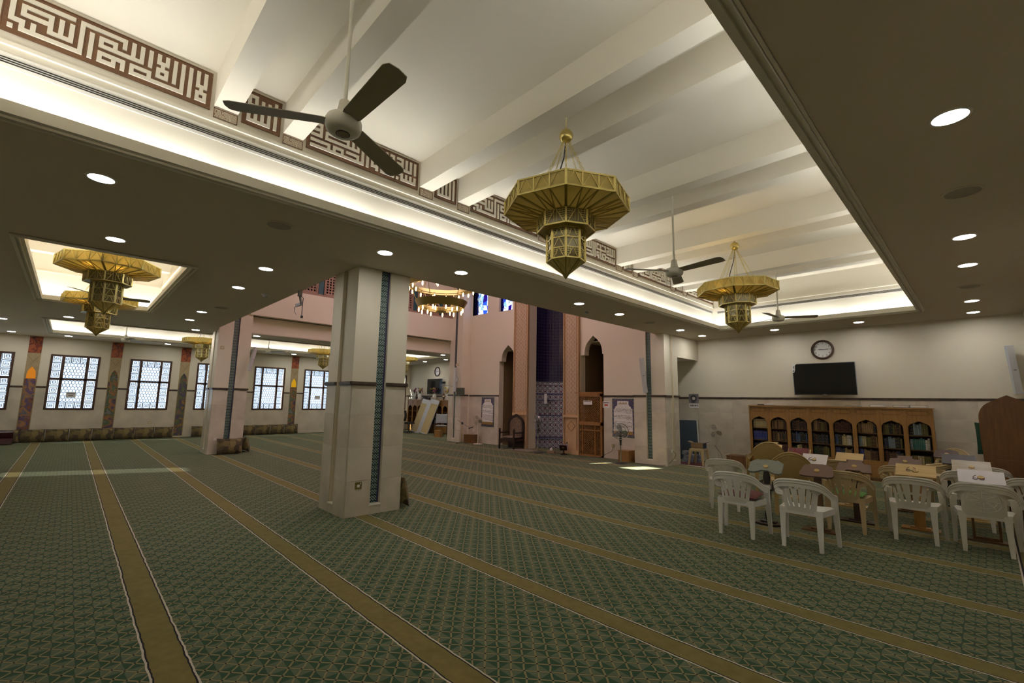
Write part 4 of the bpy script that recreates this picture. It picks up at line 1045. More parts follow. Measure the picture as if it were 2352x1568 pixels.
    MB().shell(backP, nu, nv, 0.007, keep).build('backrest', mtl, r, True)
    if kind == 'relief':
        e = MB()
        for k in range(8):
            a = 2*PI*k/8; e.tube([Vector(backP(0.5+t*0.30*math.cos(a), 0.5+t*0.30*math.sin(a))[0])+Vector((0, -0.004, 0)) for t in (0.25, 0.6, 1.0)], 0.005, 5)
        for t in (0.24, 0.36): e.tube([Vector(backP(0.5+t*math.cos(2*PI*k/20), 0.5+t*math.sin(2*PI*k/20))[0])+Vector((0, -0.004, 0)) for k in range(20)], 0.004, 5, closed=True)
        e.build('relief', mtl, r)
    return r
protos = {}
CH = [ # x, y, rot(deg), kind, colour, label
 (-2.20, 6.13, 2, 'slot', 'white', 'white slatted armchair holding a dark red cushion'),
 (-1.515, 6.16, 0, 'fan', 'white', 'white armchair with long slats and lace pattern in the front row'),
 (-0.69, 7.50, 2, 'slot', 'white2', 'white armchair with two rows of slots before the pine reading stand'),
 (-0.10, 7.53, 1, 'relief', 'white2', 'solid backed white armchair at the right end of the front row'),
 (-2.87, 7.42, 14, 'relief', 'white2', 'off white armchair at the far left, behind the red cushion chair'),
 (-1.34, 7.42, 2, 'slot', 'cream', 'cream slatted armchair with a green pad on the seat'),
 (-0.88, 8.75, -2, 'slot', 'cream', 'cream slatted armchair behind the pine reading stand'),
 (-0.23, 8.83, 2, 'slot', 'white2', 'white armchair tucked behind the white topped reading stand'),
 (-0.08, 9.70, 0, 'fan', 'white2', 'white armchair below the arched wooden minbar panel'),
 (0.35, 8.60, 3, 'slot', 'white2', 'beige slatted armchair cut by the right picture edge'),
 (-2.10, 7.80, 20, 'oval', 'tan', 'tan oval backed armchair beside the grey green stand'),
 (-2.95, 9.55, 26, 'oval', 'tan', 'tan oval backed armchair in front of the yellow stand'),
 (-0.47, 12.1, 180, 'oval', 'cream', 'cream oval backed armchair against the marble wall'),
 (-0.62, 11.0, 92, 'slot', 'cream', 'cream armchair turned sideways near the bookcase end'),
 (-1.60, 8.85, 0, 'relief', 'cream', 'cream armchair mostly hidden behind the brown notched stand')]
for (x, y, a, kind, mtl, lab) in CH:
    k = (kind, mtl)
    if k not in protos: protos[k] = make_chair(kind, mtl); o = protos[k]
    else: o = copy_tree(protos[k])
    o.location = (x, y, 0); o.rotation_euler = (0, 0, math.radians(a)); o['label'] = lab
    if kind == 'oval' and mtl == 'tan': o.scale = (1.12, 1.12, 1.12)
# cushions on two chairs
def cushion_mesh(name, w_, d, h, mtl, n=10):
    def P(u, v, s):
        a, b = u*2-1, v*2-1; k = (1-abs(a)**2.6)*(1-abs(b)**2.6); pin = 1-0.06*(abs(a)**2)*(1-abs(b))-0.0
        return Vector((a*w_/2*(1-0.05*(1-b*b)), b*d/2*(1-0.05*(1-a*a)), s*h/2*k**0.45))
    m_ = MB(); V = []; F = []
    for s in (1, -1):
        o = len(V)
        for j in range(n+1):
            for i in range(n+1): V.append(P(i/n, j/n, s))
        for j in range(n):
            for i in range(n):
                q = (o+j*(n+1)+i, o+j*(n+1)+i+1, o+(j+1)*(n+1)+i+1, o+(j+1)*(n+1)+i); F.append(q if s > 0 else q[::-1])
    m_.add(V, F); return m_.mesh(name, mtl, True)
o = link('seat_cushion', cushion_mesh('seat_cushion', 0.44, 0.42, 0.10, 'red_cloth')); o.location = (-2.20, 6.14, 0.462); o.rotation_euler = (0, 0, 0.05); tag(o, 'dark red patterned cushion on the front left white chair', 'cushion')
o = link('seat_pad', cushion_mesh('seat_pad', 0.38, 0.36, 0.06, 'green_cloth')); o.location = (-1.34, 7.43, 0.446); tag(o, 'bright green pad on a cream slatted chair', 'cushion')

# ------------------------------------------------------------------ quran reading stands
M['st_grey'] = mat('grey_green_board', (0.20, 0.22, 0.19), 0.5, var=0.25, scale=9)
M['st_brown'] = mat('brown_board', (0.145, 0.082, 0.06), 0.6, var=0.2, scale=30)
M['st_white'] = mat('white_board', (0.70, 0.65, 0.66), 0.35)
M['st_dark'] = mat('dark_board', (0.055, 0.046, 0.046), 0.5)
M['st_light'] = wood('pale_board', (0.50, 0.43, 0.33), (0.38, 0.31, 0.22), 0, 3)
M['st_carved'] = blotch_mat('carved_board', [(0.02, 0.012, 0.01), (0.09, 0.045, 0.03), (0.03, 0.018, 0.012), (0.12, 0.07, 0.045)], 40, 0.5)
def outline(kind, w_, d):
    a, b = w_/2, d/2
    if kind == 'notch':   # notched at the far corners, scooped at the near edge
        return [(-a, -b), (-0.10, -b), (-0.07, -b+0.035), (0.07, -b+0.035), (0.10, -b), (a, -b), (a-0.02, b*0.35), (a-0.10, b*0.45), (a-0.12, b*0.75), (a-0.10, b), (-a+0.10, b), (-a+0.12, b*0.75), (-a+0.10, b*0.45), (-a+0.02, b*0.35)]
    if kind == 'scoop':
        return [(-a, -b+0.02), (-a+0.03, -b), (-0.12, -b), (-0.07, -b+0.03), (-0.04, -b+0.055), (0.04, -b+0.055), (0.07, -b+0.03), (0.12, -b), (a-0.03, -b), (a, -b+0.02), (a, b*0.5), (a-0.08, b), (0.1, b*0.9), (0.0, b), (-0.1, b*0.9), (-a+0.08, b), (-a, b*0.5)]
    if kind == 'round':
        q = 0.05; return [(-a+q, -b), (a-q, -b), (a-0.012, -b+0.015), (a, -b+q), (a-0.03, b-q), (a-0.09, b-0.01), (0.05, b), (-a+0.09, b-0.01), (-a+0.03, b-q), (-a, -b+q), (-a+0.012, -b+0.015)]
    if kind == 'curve':
        return [(-a, -b), (-a*0.45, -b)]+[(a*0.42*math.sin(t), -b+0.055*math.cos(t)) for t in [x*PI/8-PI/2 for x in range(9)]]+[(a*0.45, -b), (a, -b), (a, b), (-a, b)]
    return [(-a, -b), (a, -b), (a, b), (-a, b)]
def make_stand(x, y, rot, kind, top, post, lab, w_=0.36, d=0.28, h=0.74, tilt=29, base='board', pw=0.085, item=None, knob=True, shelf=False):
    r = thing('reading_stand', lab, 'reading stand', (x, y, 0), math.radians(rot), group='wooden reading stands')
    tm = Matrix.Translation((0, 0, h)) @ Matrix.Rotation(math.radians(tilt), 4, 'X')
    MB().prism(outline(kind, w_, d), 2, -0.011, 0.011).tf(tm).build('top_board', top, r)
    if knob: MB().lathe([(0.0, 0.024), (0.028, 0.024), (0.033, 0.016), (0.033, 0.011), (0, 0.011)], 18, (0, -0.02, 0)).tf(tm).build('knob', 'pine', r, True)
    hz = h-0.03
    if base == 'cross':
        P = MB()
        prof = [(-0.03, 0.03), (-0.045, 0.12), (-0.025, 0.2), (-0.04, 0.3), (-0.045, 0.42), (-0.03, 0.5), (-0.045, 0.6), (-0.03, hz-0.03), (-0.06, hz-0.012)]
        P.prism(prof+[(-u, v) for u, v in prof[::-1]], 1, -0.012, 0.012); P.build('post', post, r)
        MB().prism([(-0.17, -0.07), (-0.08, -0.14), (0.08, -0.14), (0.17, -0.07), (0.17, 0.07), (0.08, 0.14), (-0.08, 0.14), (-0.17, 0.07)], 2, 0, 0.022).build('base', 'walnut', r)
        MB().prism([(-0.09, -0.05), (0.09, -0.05), (0.09, 0.05), (-0.09, 0.05)], 2, 0.022, 0.04).build('foot_block', post, r)
    elif base == 'frame':
        for sx in (-0.11, 0.11): MB().box(sx-0.012, -0.02, 0.02, sx+0.012, 0.02, hz-0.02).build('post', post, r)
        MB().box(-0.122, -0.02, hz-0.05, 0.122, 0.02, hz-0.012).build('rail', post, r); MB().box(-0.122, -0.02, 0.02, 0.122, 0.02, 0.05).build('rail', post, r)
        MB().box(-0.2, -0.07, 0, 0.2, 0.07, 0.02).build('base', post, r)
    else:
        MB().box(-pw/2, -0.018, 0.02, pw/2, 0.018, hz).build('post', post, r)
        MB().box(-0.19, -0.10, 0, 0.19, 0.10, 0.02).build('base', post, r)
        MB().box(-0.1, -0.045, 0.02, 0.1, 0.045, 0.035).build('foot_block', post, r)
        MB().box(-0.1, -0.06, hz-0.03, 0.1, 0.06, hz-0.012).build('bracket', post, r)
    if shelf:
        s_ = MB(); s_.box(-0.075, -0.08, 0.44, 0.085, 0.08, 0.455); s_.box(-0.075, -0.08, 0.455, -0.065, 0.08, 0.56); s_.box(0.075, -0.08, 0.455, 0.085, 0.08, 0.56)
        s_.build('book_tray', 'black', r)
    return r
ST = [(-2.12, 6.86, 5, 'scoop', 'st_grey', 'black', 'grey green scooped reading stand on a black turned post', dict(base='cross', w_=0.40, d=0.30, shelf=True)),
      (-1.56, 6.98, 3, 'round', 'st_brown', 'oak_dark', 'brown round cornered reading stand between the front chairs', dict(w_=0.37, d=0.27)),
      (-1.33, 7.95, 2, 'notch', 'st_brown', 'walnut', 'brown notched reading stand behind the round cornered one', dict(w_=0.40)),
      (-1.58, 9.10, 2, 'plain', 'pine', 'pine', 'plain pine board reading stand before the bookcase centre', dict(w_=0.36, knob=False)),
      (-1.90, 8.38, 2, 'plain', 'st_white', 'pine', 'white topped reading stand beside the tan oval chair', dict(w_=0.33)),
      (-2.30, 9.15, 4, 'plain', 'pine', 'pine', 'pine reading stand carrying a red covered book', dict(w_=0.34, knob=False)),
      (-3.10, 10.45, 3, 'notch', 'pine', 'pine', 'yellow notched reading stand nearest the bookcase left end', dict(w_=0.40)),
      (-0.92, 9.35, 2, 'notch', 'st_brown', 'oak_dark', 'brown notched reading stand before the bookcase right end', dict(w_=0.40)),
      (-0.70, 8.08, 2, 'plain', 'pine', 'oak', 'pine reading stand with eyeglasses, behind the slotted white chair', dict(w_=0.40, d=0.26, pw=0.11)),
      (-0.55, 11.6, 2, 'round', 'st_carved', 'black', 'dark carved reading stand next to the bookcase end', dict(w_=0.36, base='cross')),
      (-0.36, 10.45, 4, 'plain', 'st_dark', 'black', 'dark plain reading stand near the wooden minbar', dict(w_=0.40, knob=False)),
      (-0.20, 9.33, 3, 'curve', 'st_light', 'pine', 'pale curved reading stand behind the white topped one', dict(w_=0.40, d=0.28)),
      (-0.10, 8.0, 2, 'plain', 'st_white', 'oak_dark', 'white topped reading stand on an open wooden frame', dict(w_=0.40, d=0.26, base='frame'))]
for (x, y, a, k, t, p_, lab, kw) in ST: make_stand(x, y, a, k, t, p_, lab, **kw)
# things lying on stands
def eyeglasses(x, y, z, rz, lab):
    r = thing('eyeglasses', lab, 'eyeglasses', (x, y, z)); r.rotation_euler = (math.radians(29), 0, rz)
    r.scale = (0.8, 0.8, 0.8)
    for sx in (-0.035, 0.035): MB().tube([(sx+0.026*math.cos(2*PI*k/12), 0.02*math.sin(2*PI*k/12), 0.012) for k in range(12)], 0.004, 5, closed=True).build('rim', 'black', r)
    MB().bar((-0.01, 0, 0.014), (0.01, 0, 0.014), 0.005).build('bridge', 'black', r)
    for sx in (-0.06, 0.06): MB().tube([(sx, 0, 0.012), (sx*0.9, 0.06, 0.01), (sx*0.4, 0.1, 0.006)], 0.004, 5).build('temple', 'red_cloth', r)
eyeglasses(-0.74, 8.05, 0.738, 0.03, 'folded dark eyeglasses on the pine reading stand')
eyeglasses(-1.92, 8.34, 0.732, 0.03, 'eyeglasses on the white stand beside the tan oval chair')
eyeglasses(-0.12, 7.94, 0.720, 0.03, 'eyeglasses on the white topped stand at right')
def flat_book(x, y, z, rz, w_, d, h, cover, lab):
    r = thing('closed_book', lab, 'book', (x, y, z), rz)
    m_ = MB(); m_.box(-w_/2, -d/2, 0, w_/2, d/2, 0.004); m_.box(-w_/2, -d/2, h-0.004, w_/2, d/2, h); m_.box(-w_/2, -d/2, 0, -w_/2+0.004, d/2, h); m_.build('cover', cover, r)
    MB().box(-w_/2+0.004, -d/2+0.006, 0.004, w_/2-0.006, d/2-0.006, h-0.004).build('pages', 'paper', r); return r
fb = flat_book(-2.30, 9.145, 0.754, 0.06, 0.30, 0.22, 0.035, 'red_cloth', 'red patterned book lying on a pine reading stand'); fb.rotation_euler = (math.radians(29), 0, 0.06)
flat_book(-2.12, 6.82, 0.458, 0.1, 0.13, 0.10, 0.06, 'st_brown', 'brown book in the tray of the black stand')

# ------------------------------------------------------------------ bookcases
SHZ = (0.42, 0.715, 1.01)                     # shelf heights
def make_bookcase(x0, nb, lab, bw=0.4325):
    r = thing('bookcase', lab, 'bookcase', (x0, 12.60, 0)); W = bw*nb; D = 0.40; H = 1.57; t = 0.035
    b = MB(); b.box(0, 0.02, 0.0, 0.02, D-0.02, H); b.box(W-0.02, 0.02, 0, W, D-0.02, H); b.box(0, D-0.04, 0, W, D-0.02, H); b.box(0, 0.02, 0.36, W, D-0.02, 0.40)
    for i in range(1, nb): b.box(i*bw-0.01, 0.02, 0.4, i*bw+0.01, D-0.03, 1.38)
    b.build('carcass', 'oak_dark', r)
    MB().box(-0.02, -0.03, H-0.03, W+0.02, D-0.02, H).build('top_board', 'oak_h', r)
    MB().box(0, 0.0, 0, W, 0.03, 0.06).build('plinth', 'oak_dark', r)
    for z in SHZ[1:]: MB().box(0.02, 0.04, z-0.02, W-0.02, D-0.05, z).build('shelf', 'oak_dark', r)
    for i in range(nb+1): MB().box(i*bw-t/2, -0.012, 0.06, i*bw+t/2, 0.02, 1.535).build('stile', 'oak', r)
    for i in range(nb):
        a, c = i*bw+t/2, (i+1)*bw-t/2; m = (a+c)/2; e = 0.022
        f = MB(); A = arch_pts(a+e, c-e, 1.14, 1.295, 7)
        f.prism([(a, 0.40), (a+e, 0.40)]+A+[(c-e, 0.40), (c, 0.40), (c, 1.375), (a, 1.375)], 1, 0.0, 0.016); f.box(a, 0, 0.40, c, 0.016, 0.43)
        d = f.build('arched_door', 'oak', r)
        fr = MB(); fr.box(a, -0.006, 1.375, c, 0.02, 1.395); fr.box(a, -0.012, 1.52, c, 0.02, 1.535); fr.box(a, 0.004, 1.395, c, 0.02, 1.52); fr.build('frieze_panel', 'oak', r)
        q = MB(); P = [(a+0.03, 1.44), (a+0.03, 1.475), (a+0.07, 1.50), (c-0.07, 1.50), (c-0.03, 1.475), (c-0.03, 1.44), (c-0.07, 1.415), (a+0.07, 1.415)]
        for k in range(8): u, v = P[k], P[(k+1) % 8]; q.bar((u[0], 0.003, u[1]), (v[0], 0.003, v[1]), 0.006)
        q.build('moulding', 'oak_dark', r)
        lo = MB(); lo.box(a+0.004, 0.004, 0.065, c-0.004, 0.02, 0.355); lo.box(a+0.05, -0.004, 0.11, c-0.05, 0.004, 0.31); dd = lo.build('cupboard_door', 'oak', r)
        MB().lathe([(0, -0.012), (0.01, -0.01), (0.012, 0)], 8, (c-0.02, 0.0, 0.22)).build('knob', 'brass', dd)
        MB().box(a, -0.004, 0.355, c, 0.02, 0.40).build('rail', 'oak_h', r)
    return r
BX = -4.21
make_bookcase(BX, 8, 'long oak bookcase with eight pointed arch bays of books')
make_bookcase(-20.72, 8, 'distant oak bookcase with pointed arch bays beside the leaning boards')
# books
bcols = {'navy': (0.018, 0.022, 0.05), 'maroon': (0.06, 0.014, 0.014), 'brown': (0.075, 0.035, 0.016), 'black': (0.012, 0.012, 0.012), 'dark green': (0.015, 0.045, 0.022), 'blue': (0.035, 0.075, 0.19), 'royal blue': (0.03, 0.045, 0.22), 'cream': (0.42, 0.34, 0.18), 'tan': (0.24, 0.15, 0.06), 'pale blue': (0.16, 0.22, 0.26), 'olive': (0.10, 0.09, 0.02), 'white': (0.50, 0.48, 0.42), 'teal': (0.03, 0.13, 0.12)}
for k, c in bcols.items(): M['bk_'+k] = mat('book_'+k.replace(' ', '_'), c, 0.5, var=0.2, scale=20)
M['gold'] = mat('gold_foil', (0.17, 0.12, 0.04), 0.5, 0.3)
def book_mesh(w_, h, d, bands):
    m_ = MB(); e = 0.003
    m_.prism([(0, 0), (e, 0), (e, d), (0, d)], 2, 0, h); m_.prism([(w_-e, 0), (w_, 0), (w_, d), (w_-e, d)], 2, 0, h)
    m_.prism([(0, 0), (w_*0.25, -0.004), (w_*0.75, -0.004), (w_, 0), (w_-e, e), (e, e)], 2, 0, h)
    m_.cur = 1; m_.box(e, 0.003, 0.003, w_-e, d-0.004, h-0.004)
    m_.cur = 2
    for z in bands: m_.prism([(0, -0.0005), (w_*0.25, -0.0046), (w_*0.75, -0.0046), (w_, -0.0005), (w_-e, 0.001), (e, 0.001)], 2, h*z, h*z+0.010)
    return m_.mesh('book', ['bk_brown', 'paper', 'gold'])
bm = {}
def put_book(x, y, z, w_, h, colr, lab, bands=(0.12, 0.8), tilt=0.0):
    key = (round(w_, 3), round(h, 3), bands)
    if key not in bm: bm[key] = book_mesh(w_, h, 0.17, bands)
    o = link('book', bm[key]); o.location = (x, y, z); o.rotation_euler = (0, tilt, 0)
    o.material_slots[0].link = 'OBJECT'; o.material_slots[0].material = M['bk_'+colr]
    tag(o, lab, 'book', 'books in the long oak bookcase'); return o
rb = random.Random(11); SHN = ('bottom', 'middle', 'top')
themes = {(0, 2): ['cream'], (0, 1): ['royal blue'], (0, 0): ['navy', 'black'], (1, 2): ['brown', 'maroon', 'tan'], (1, 1): ['brown', 'black', 'tan'], (1, 0): ['maroon'], (2, 2): ['black', 'maroon', 'brown'], (2, 1): ['navy', 'blue', 'black', 'blue'], (2, 0): ['dark green', 'cream', 'brown', 'black'],
          (3, 2): ['tan', 'olive', 'brown'], (3, 1): ['black', 'navy', 'maroon'], (3, 0): ['dark green', 'black', 'olive', 'tan'], (4, 2): ['brown', 'tan', 'maroon'], (4, 1): ['blue', 'black', 'cream', 'white', 'navy'], (4, 0): ['royal blue', 'navy', 'tan', 'black'], (5, 2): ['black', 'brown', 'tan'], (5, 1): ['pale blue', 'cream', 'olive', 'brown', 'tan'], (5, 0): ['royal blue', 'tan', 'brown', 'maroon'],
          (6, 2): ['olive', 'brown', 'black'], (6, 1): ['navy', 'pale blue', 'black', 'olive'], (6, 0): ['maroon', 'brown', 'navy', 'olive'], (7, 2): ['black', 'pale blue', 'olive', 'tan'], (7, 1): ['pale blue', 'teal', 'teal', 'white', 'olive'], (7, 0): ['tan', 'cream', 'olive', 'dark green']}
widths = (0.024, 0.03, 0.037); heights = (0.20, 0.215, 0.235)
for bay in range(8):
    for sh in range(3):
        x = BX+bay*0.4325+0.05; xe = BX+(bay+1)*0.4325-0.05; th = themes[(bay, sh)]; uni = len(th) == 1; i = 0; h0 = rb.choice(heights[1:]); w0 = 0.03
        while True:
            w_ = w0 if uni else rb.choice(widths); h = h0 if uni else rb.choice(heights)
            if bay == 7 and sh == 0: h = 0.17
            if x+w_ > xe or i > 10: break
            cc = th[min(len(th)-1, int(len(th)*(x-BX-bay*0.4325)/0.4325))] if len(th) > 3 else rb.choice(th)
            bands = ((0.12, 0.8), (0.2, 0.5, 0.85), (0.7,))[0 if uni else rb.randrange(3)]
            put_book(x, 12.66, SHZ[sh], w_, h, cc, '%s book on the %s shelf, %s from left in the %s bay' % (cc, SHN[sh], ORD[i], ORD[bay]), bands)
            x += w_+0.002; i += 1
xl = -20.72
for bay in (4, 5, 6, 7):
    for sh in (0, 1):
        for i in range(3):
            cc = ('black', 'tan', 'brown')[(i+bay) % 3]
            o = put_book(xl+bay*0.4325+0.06+i*0.04, 12.66, SHZ[sh], 0.037, 0.215, cc, '%s book in the far bookcase, %s shelf, %s bay, %s book' % (cc, SHN[sh], ORD[bay], ORD[i]), (0.7,)); o['group'] = 'books in the far bookcase'
# books and papers lying on top of the right bookcase
for i, (x, y, c_, la) in enumerate([(-1.62, 12.75, 'bk_brown', 'brown book lying flat on the bookcase top, left of the stack'), (-2.05, 12.72, 'bk_black', 'thin grey folder lying on the bookcase top'), (-1.22, 12.74, 'bk_navy', 'dark book with white pages lying on the bookcase top'), (-0.95, 12.74, 'bk_black', 'closed book at the right end of the bookcase top')]):
    flat_book(x, y, 1.571, rb.uniform(-0.15, 0.15), 0.26, 0.19, (0.05, 0.022, 0.045, 0.05)[i], c_, la)
o = link('paper_heap', cushion_mesh('paper_heap', 0.22, 0.16, 0.04, 'paper')); o.location = (-3.78, 12.74, 1.591); tag(o, 'crumpled white paper on the bookcase top left', 'paper')
r = thing('pen_case', 'small black case on the bookcase top beside the paper', 'case', (-3.98, 12.72, 1.571)); MB().prism([(-0.07, -0.02), (0.07, -0.02), (0.08, 0.0), (0.07, 0.02), (-0.07, 0.02), (-0.08, 0.0)], 2, 0, 0.025).build('body', 'black', r); MB().bar((-0.06, 0, 0.026), (0.06, 0, 0.026), 0.004).build('zip', 'grey', r)

# ------------------------------------------------------------------ clocks, televisions
def clock(x, z, lab, R=0.235):
    r = thing('wall_clock', lab, 'clock', (x, YF-0.001, z), group='round wall clocks')
    MB().tube(torus_pts((0, -0.02, 0), R-0.022, 40, 1), 0.025, 10, closed=True).build('rim', 'frame_wood', r, True)
    f = MB().lathe([(0.0, 0.0), (R-0.03, 0.0), (R-0.03, 0.012), (0, 0.012)], 40, cap=False); f.tf(Matrix.Rotation(PI/2, 4, 'X')); f.build('dial', 'paper', r)
    for k in range(12):
        a = PI/2-2*PI*(k+1)/12; c = bpy.data.curves.new('numeral', 'FONT'); c.body = str(k+1); c.size = 0.062; c.align_x = 'CENTER'; c.align_y = 'CENTER'; c.extrude = 0.0005
        tmp = bpy.data.objects.new('tmp', c); me = bpy.data.meshes.new_from_object(tmp); bpy.data.objects.remove(tmp); o = link('numeral', me, r); me.materials.clear(); me.materials.append(M['ink'])
        o.location = (0.158*math.cos(a), -0.0145, 0.158*math.sin(a)); o.rotation_euler = (PI/2, 0, 0)
    for L, wd, ang in ((0.095, 0.014, 176), (0.15, 0.010, 4)):
        h = MB().prism([(-0.02, -wd/2), (L*0.7, -wd*0.7), (L, 0), (L*0.7, wd*0.7), (-0.02, wd/2)], 2, 0, 0.002); h.tf(Matrix.Translation((0, -0.017, 0)) @ Matrix.Rotation(-math.radians(ang), 4, 'Y') @ Matrix.Rotation(PI/2, 4, 'X')); h.build('hand', 'ink', r)
clock(-2.62, 2.93, 'round brown rimmed wall clock above the right television'); clock(-18.76, 2.96, 'distant oval looking wall clock above the far television')
def tv(x, z, lab, tag_=True):
    r = thing('television', lab, 'television', (x, 12.9, z), group='wall mounted televisions')
    W, H = 1.25, 0.75
    MB().box(-W/2, -0.05, 0, W/2, -0.01, H).build('case', 'black', r); MB().box(-W/2+0.012, -0.052, 0.02, W/2-0.012, -0.05, H-0.012).build('screen', 'screen', r)
    e = MB()
    e.box(-W/2-0.004, -0.053, 0, -W/2+0.004, -0.01, H); e.box(W/2-0.004, -0.053, 0, W/2+0.004, -0.01, H); e.box(-W/2, -0.053, H-0.006, W/2, -0.01, H+0.004); e.build('bezel', 'grey', r)
    MB().box(-0.2, -0.01, 0.2, 0.2, 0.098, 0.55).build('bracket', 'black', r)
    MB().box(-0.025, -0.055, 0.006, 0.025, -0.052, 0.014).build('logo', 'alu', r)
    MB().tube([(-0.1, -0.03, 0.0), (-0.05, -0.03, -0.035), (0.05, -0.03, -0.035), (0.12, -0.03, 0.0)], 0.004, 6).build('cable', 'black', r, True)
    if tag_:
        t = MB().prism([(-W/2-0.006, H+0.006), (-W/2+0.09, H+0.006), (-W/2+0.055, H-0.04), (-W/2+0.05, H-0.15), (-W/2+0.03, H-0.21), (-W/2-0.006, H-0.21)], 1, -0.057, -0.054); s_ = t.build('sticker', 'paper', r)
        MB().box(-W/2+0.01, -0.0585, H-0.11, -W/2+0.04, -0.057, H-0.05).build('print', 'grey', s_); MB().box(-W/2+0.008, -0.0585, H-0.19, -W/2+0.026, -0.057, H-0.15).build('print', 'ink', s_)
    return r
t1 = tv(-2.60, 1.845, 'large black television below the clock with a white corner sticker'); t1.rotation_euler = (math.radians(4), 0, 0); t1.location.y = 12.87
t2 = tv(-18.77, 1.85, 'distant black television behind the flower vases', False)

# ------------------------------------------------------------------ calendar, board, stool, boxes near the column
r = thing('wall_calendar', 'grey wall calendar with a round emblem on the dado rail', 'calendar', (-5.83, YF-0.034, 1.46))
MB().box(-0.14, -0.006, 0.14, 0.14, 0, 0.40).build('picture', mat('calendar_print', (0.16, 0.15, 0.17), 0.5, c2=(0.28, 0.25, 0.28), scale=6), r)
MB().box(-0.14, -0.006, 0.0, 0.14, 0, 0.138).build('date_sheet', 'paper', r)
e = MB(); e.tube(torus_pts((0, -0.008, 0.28), 0.075, 24, 1), 0.018, 6, closed=True); e.build('emblem_ring', 'ink', r, True)
e = MB().lathe([(0, 0), (0.045, 0), (0.045, 0.003), (0, 0.003)], 18, cap=False); e.tf(Matrix.Translation((0, -0.006, 0.28)) @ Matrix.Rotation(PI/2, 4, 'X')); e.build('emblem', 'paper', r)
e = MB()
for k in range(5): e.box(-0.1+k*0.045, -0.0075, 0.05, -0.075+k*0.045, -0.006, 0.09)
e.box(-0.07, -0.0075, 0.155, 0.05, -0.006, 0.185); e.build('print', 'ink', r)
MB().tube([(-0.03, -0.004, 0.40), (0, -0.01, 0.44), (0.03, -0.004, 0.40)], 0.003, 5).build('hanger', 'grey', r)
r = thing('notice_board', 'blue grey felt board with a white edge leaning on the wall', 'board', (-5.98, 12.93, 0)); r.rotation_euler = (math.radians(5), 0, 0)
MB().box(-0.38, -0.03, 0.0, 0.28, -0.01, 1.12).build('felt', mat('blue_felt', (0.075, 0.10, 0.145), 0.9), r); MB().box(0.28, -0.035, 0, 0.30, -0.005, 1.13).build('edge', 'white', r); MB().box(-0.38, -0.035, 1.12, 0.30, -0.005, 1.13).build('edge', 'white', r)
r = thing('prayer_rug', 'dark red rug under the cream stool', 'rug', (-5.35, 12.1, 0)); MB().box(-0.5, -0.45, 0.0, 0.5, 0.45, 0.012).build('pile', 'red_cloth', r); MB().box(-0.5, -0.47, 0.0, 0.5, -0.45, 0.01).build('fringe', 'paper', r)
r = thing('plastic_stool', 'cream plastic stool with a cardboard box on it', 'stool', (-5.30, 11.98, 0.012))
def P(u, v): a, b = u*2-1, v*2-1; e = max(abs(a), abs(b)); return (a*0.17, b*0.17, 0.41-0.03*max(0, e-0.85)/0.15), (a*0.3*(e > .9), b*0.3*(e > .9), 1)
MB().shell(P, 12, 12, 0.01).build('seat', 'cream', r, True)
for sx in (-1, 1):
    for sy in (-1, 1):
        b0 = Vector((sx*0.19, sy*0.19, 0)); t0 = Vector((sx*0.145, sy*0.145, 0.40)); m_ = MB()
        m_.add([b0+Vector((-.02, -.02, 0)), b0+Vector((.02, -.02, 0)), b0+Vector((.02, .02, 0)), b0+Vector((-.02, .02, 0)), t0+Vector((-.03, -.03, 0)), t0+Vector((.03, -.03, 0)), t0+Vector((.03, .03, 0)), t0+Vector((-.03, .03, 0))], [(0,3,2,1),(4,5,6,7),(0,1,5,4),(1,2,6,5),(2,3,7,6),(3,0,4,7)]); m_.build('leg', 'cream', r)
e = MB()
for sy in (-0.165, 0.155): e.box(-0.15, sy, 0.34, 0.15, sy+0.01, 0.40)
e.build('apron', 'cream', r)
M['card'] = mat('cardboard', (0.28, 0.19, 0.10), 0.85)
r = thing('cardboard_box', 'open cardboard box with blue end on the cream stool', 'box', (-5.30, 11.98, 0.432), 0.05)
b = MB(); b.box(-0.16, -0.11, 0, 0.16, 0.11, 0.006); b.box(-0.16, -0.11, 0, -0.154, 0.11, 0.13); b.box(-0.16, -0.11, 0, 0.16, -0.104, 0.13); b.box(-0.16, 0.104, 0, 0.16, 0.11, 0.13); b.build('body', 'card', r)
MB().box(0.154, -0.11, 0, 0.161, 0.11, 0.13).build('end_panel', mat('blue_print', (0.03, 0.05, 0.13), 0.5), r)
for s in (-1, 1): MB().add([(s*0.16, -0.11, 0.13), (s*0.16, 0.11, 0.13), (s*0.25, 0.11, 0.165), (s*0.25, -0.11, 0.165), (s*0.16, -0.11, 0.134), (s*0.16, 0.11, 0.134), (s*0.25, 0.11, 0.169), (s*0.25, -0.11, 0.169)], [(0,1,2,3),(7,6,5,4),(0,4,5,1),(1,5,6,2),(2,6,7,3),(3,7,4,0)]).build('flap', 'card', r)
M['tissue'] = mat('tissue_box_blue', (0.05, 0.09, 0.22), 0.5, c2=(0.55, 0.56, 0.58), scale=9)
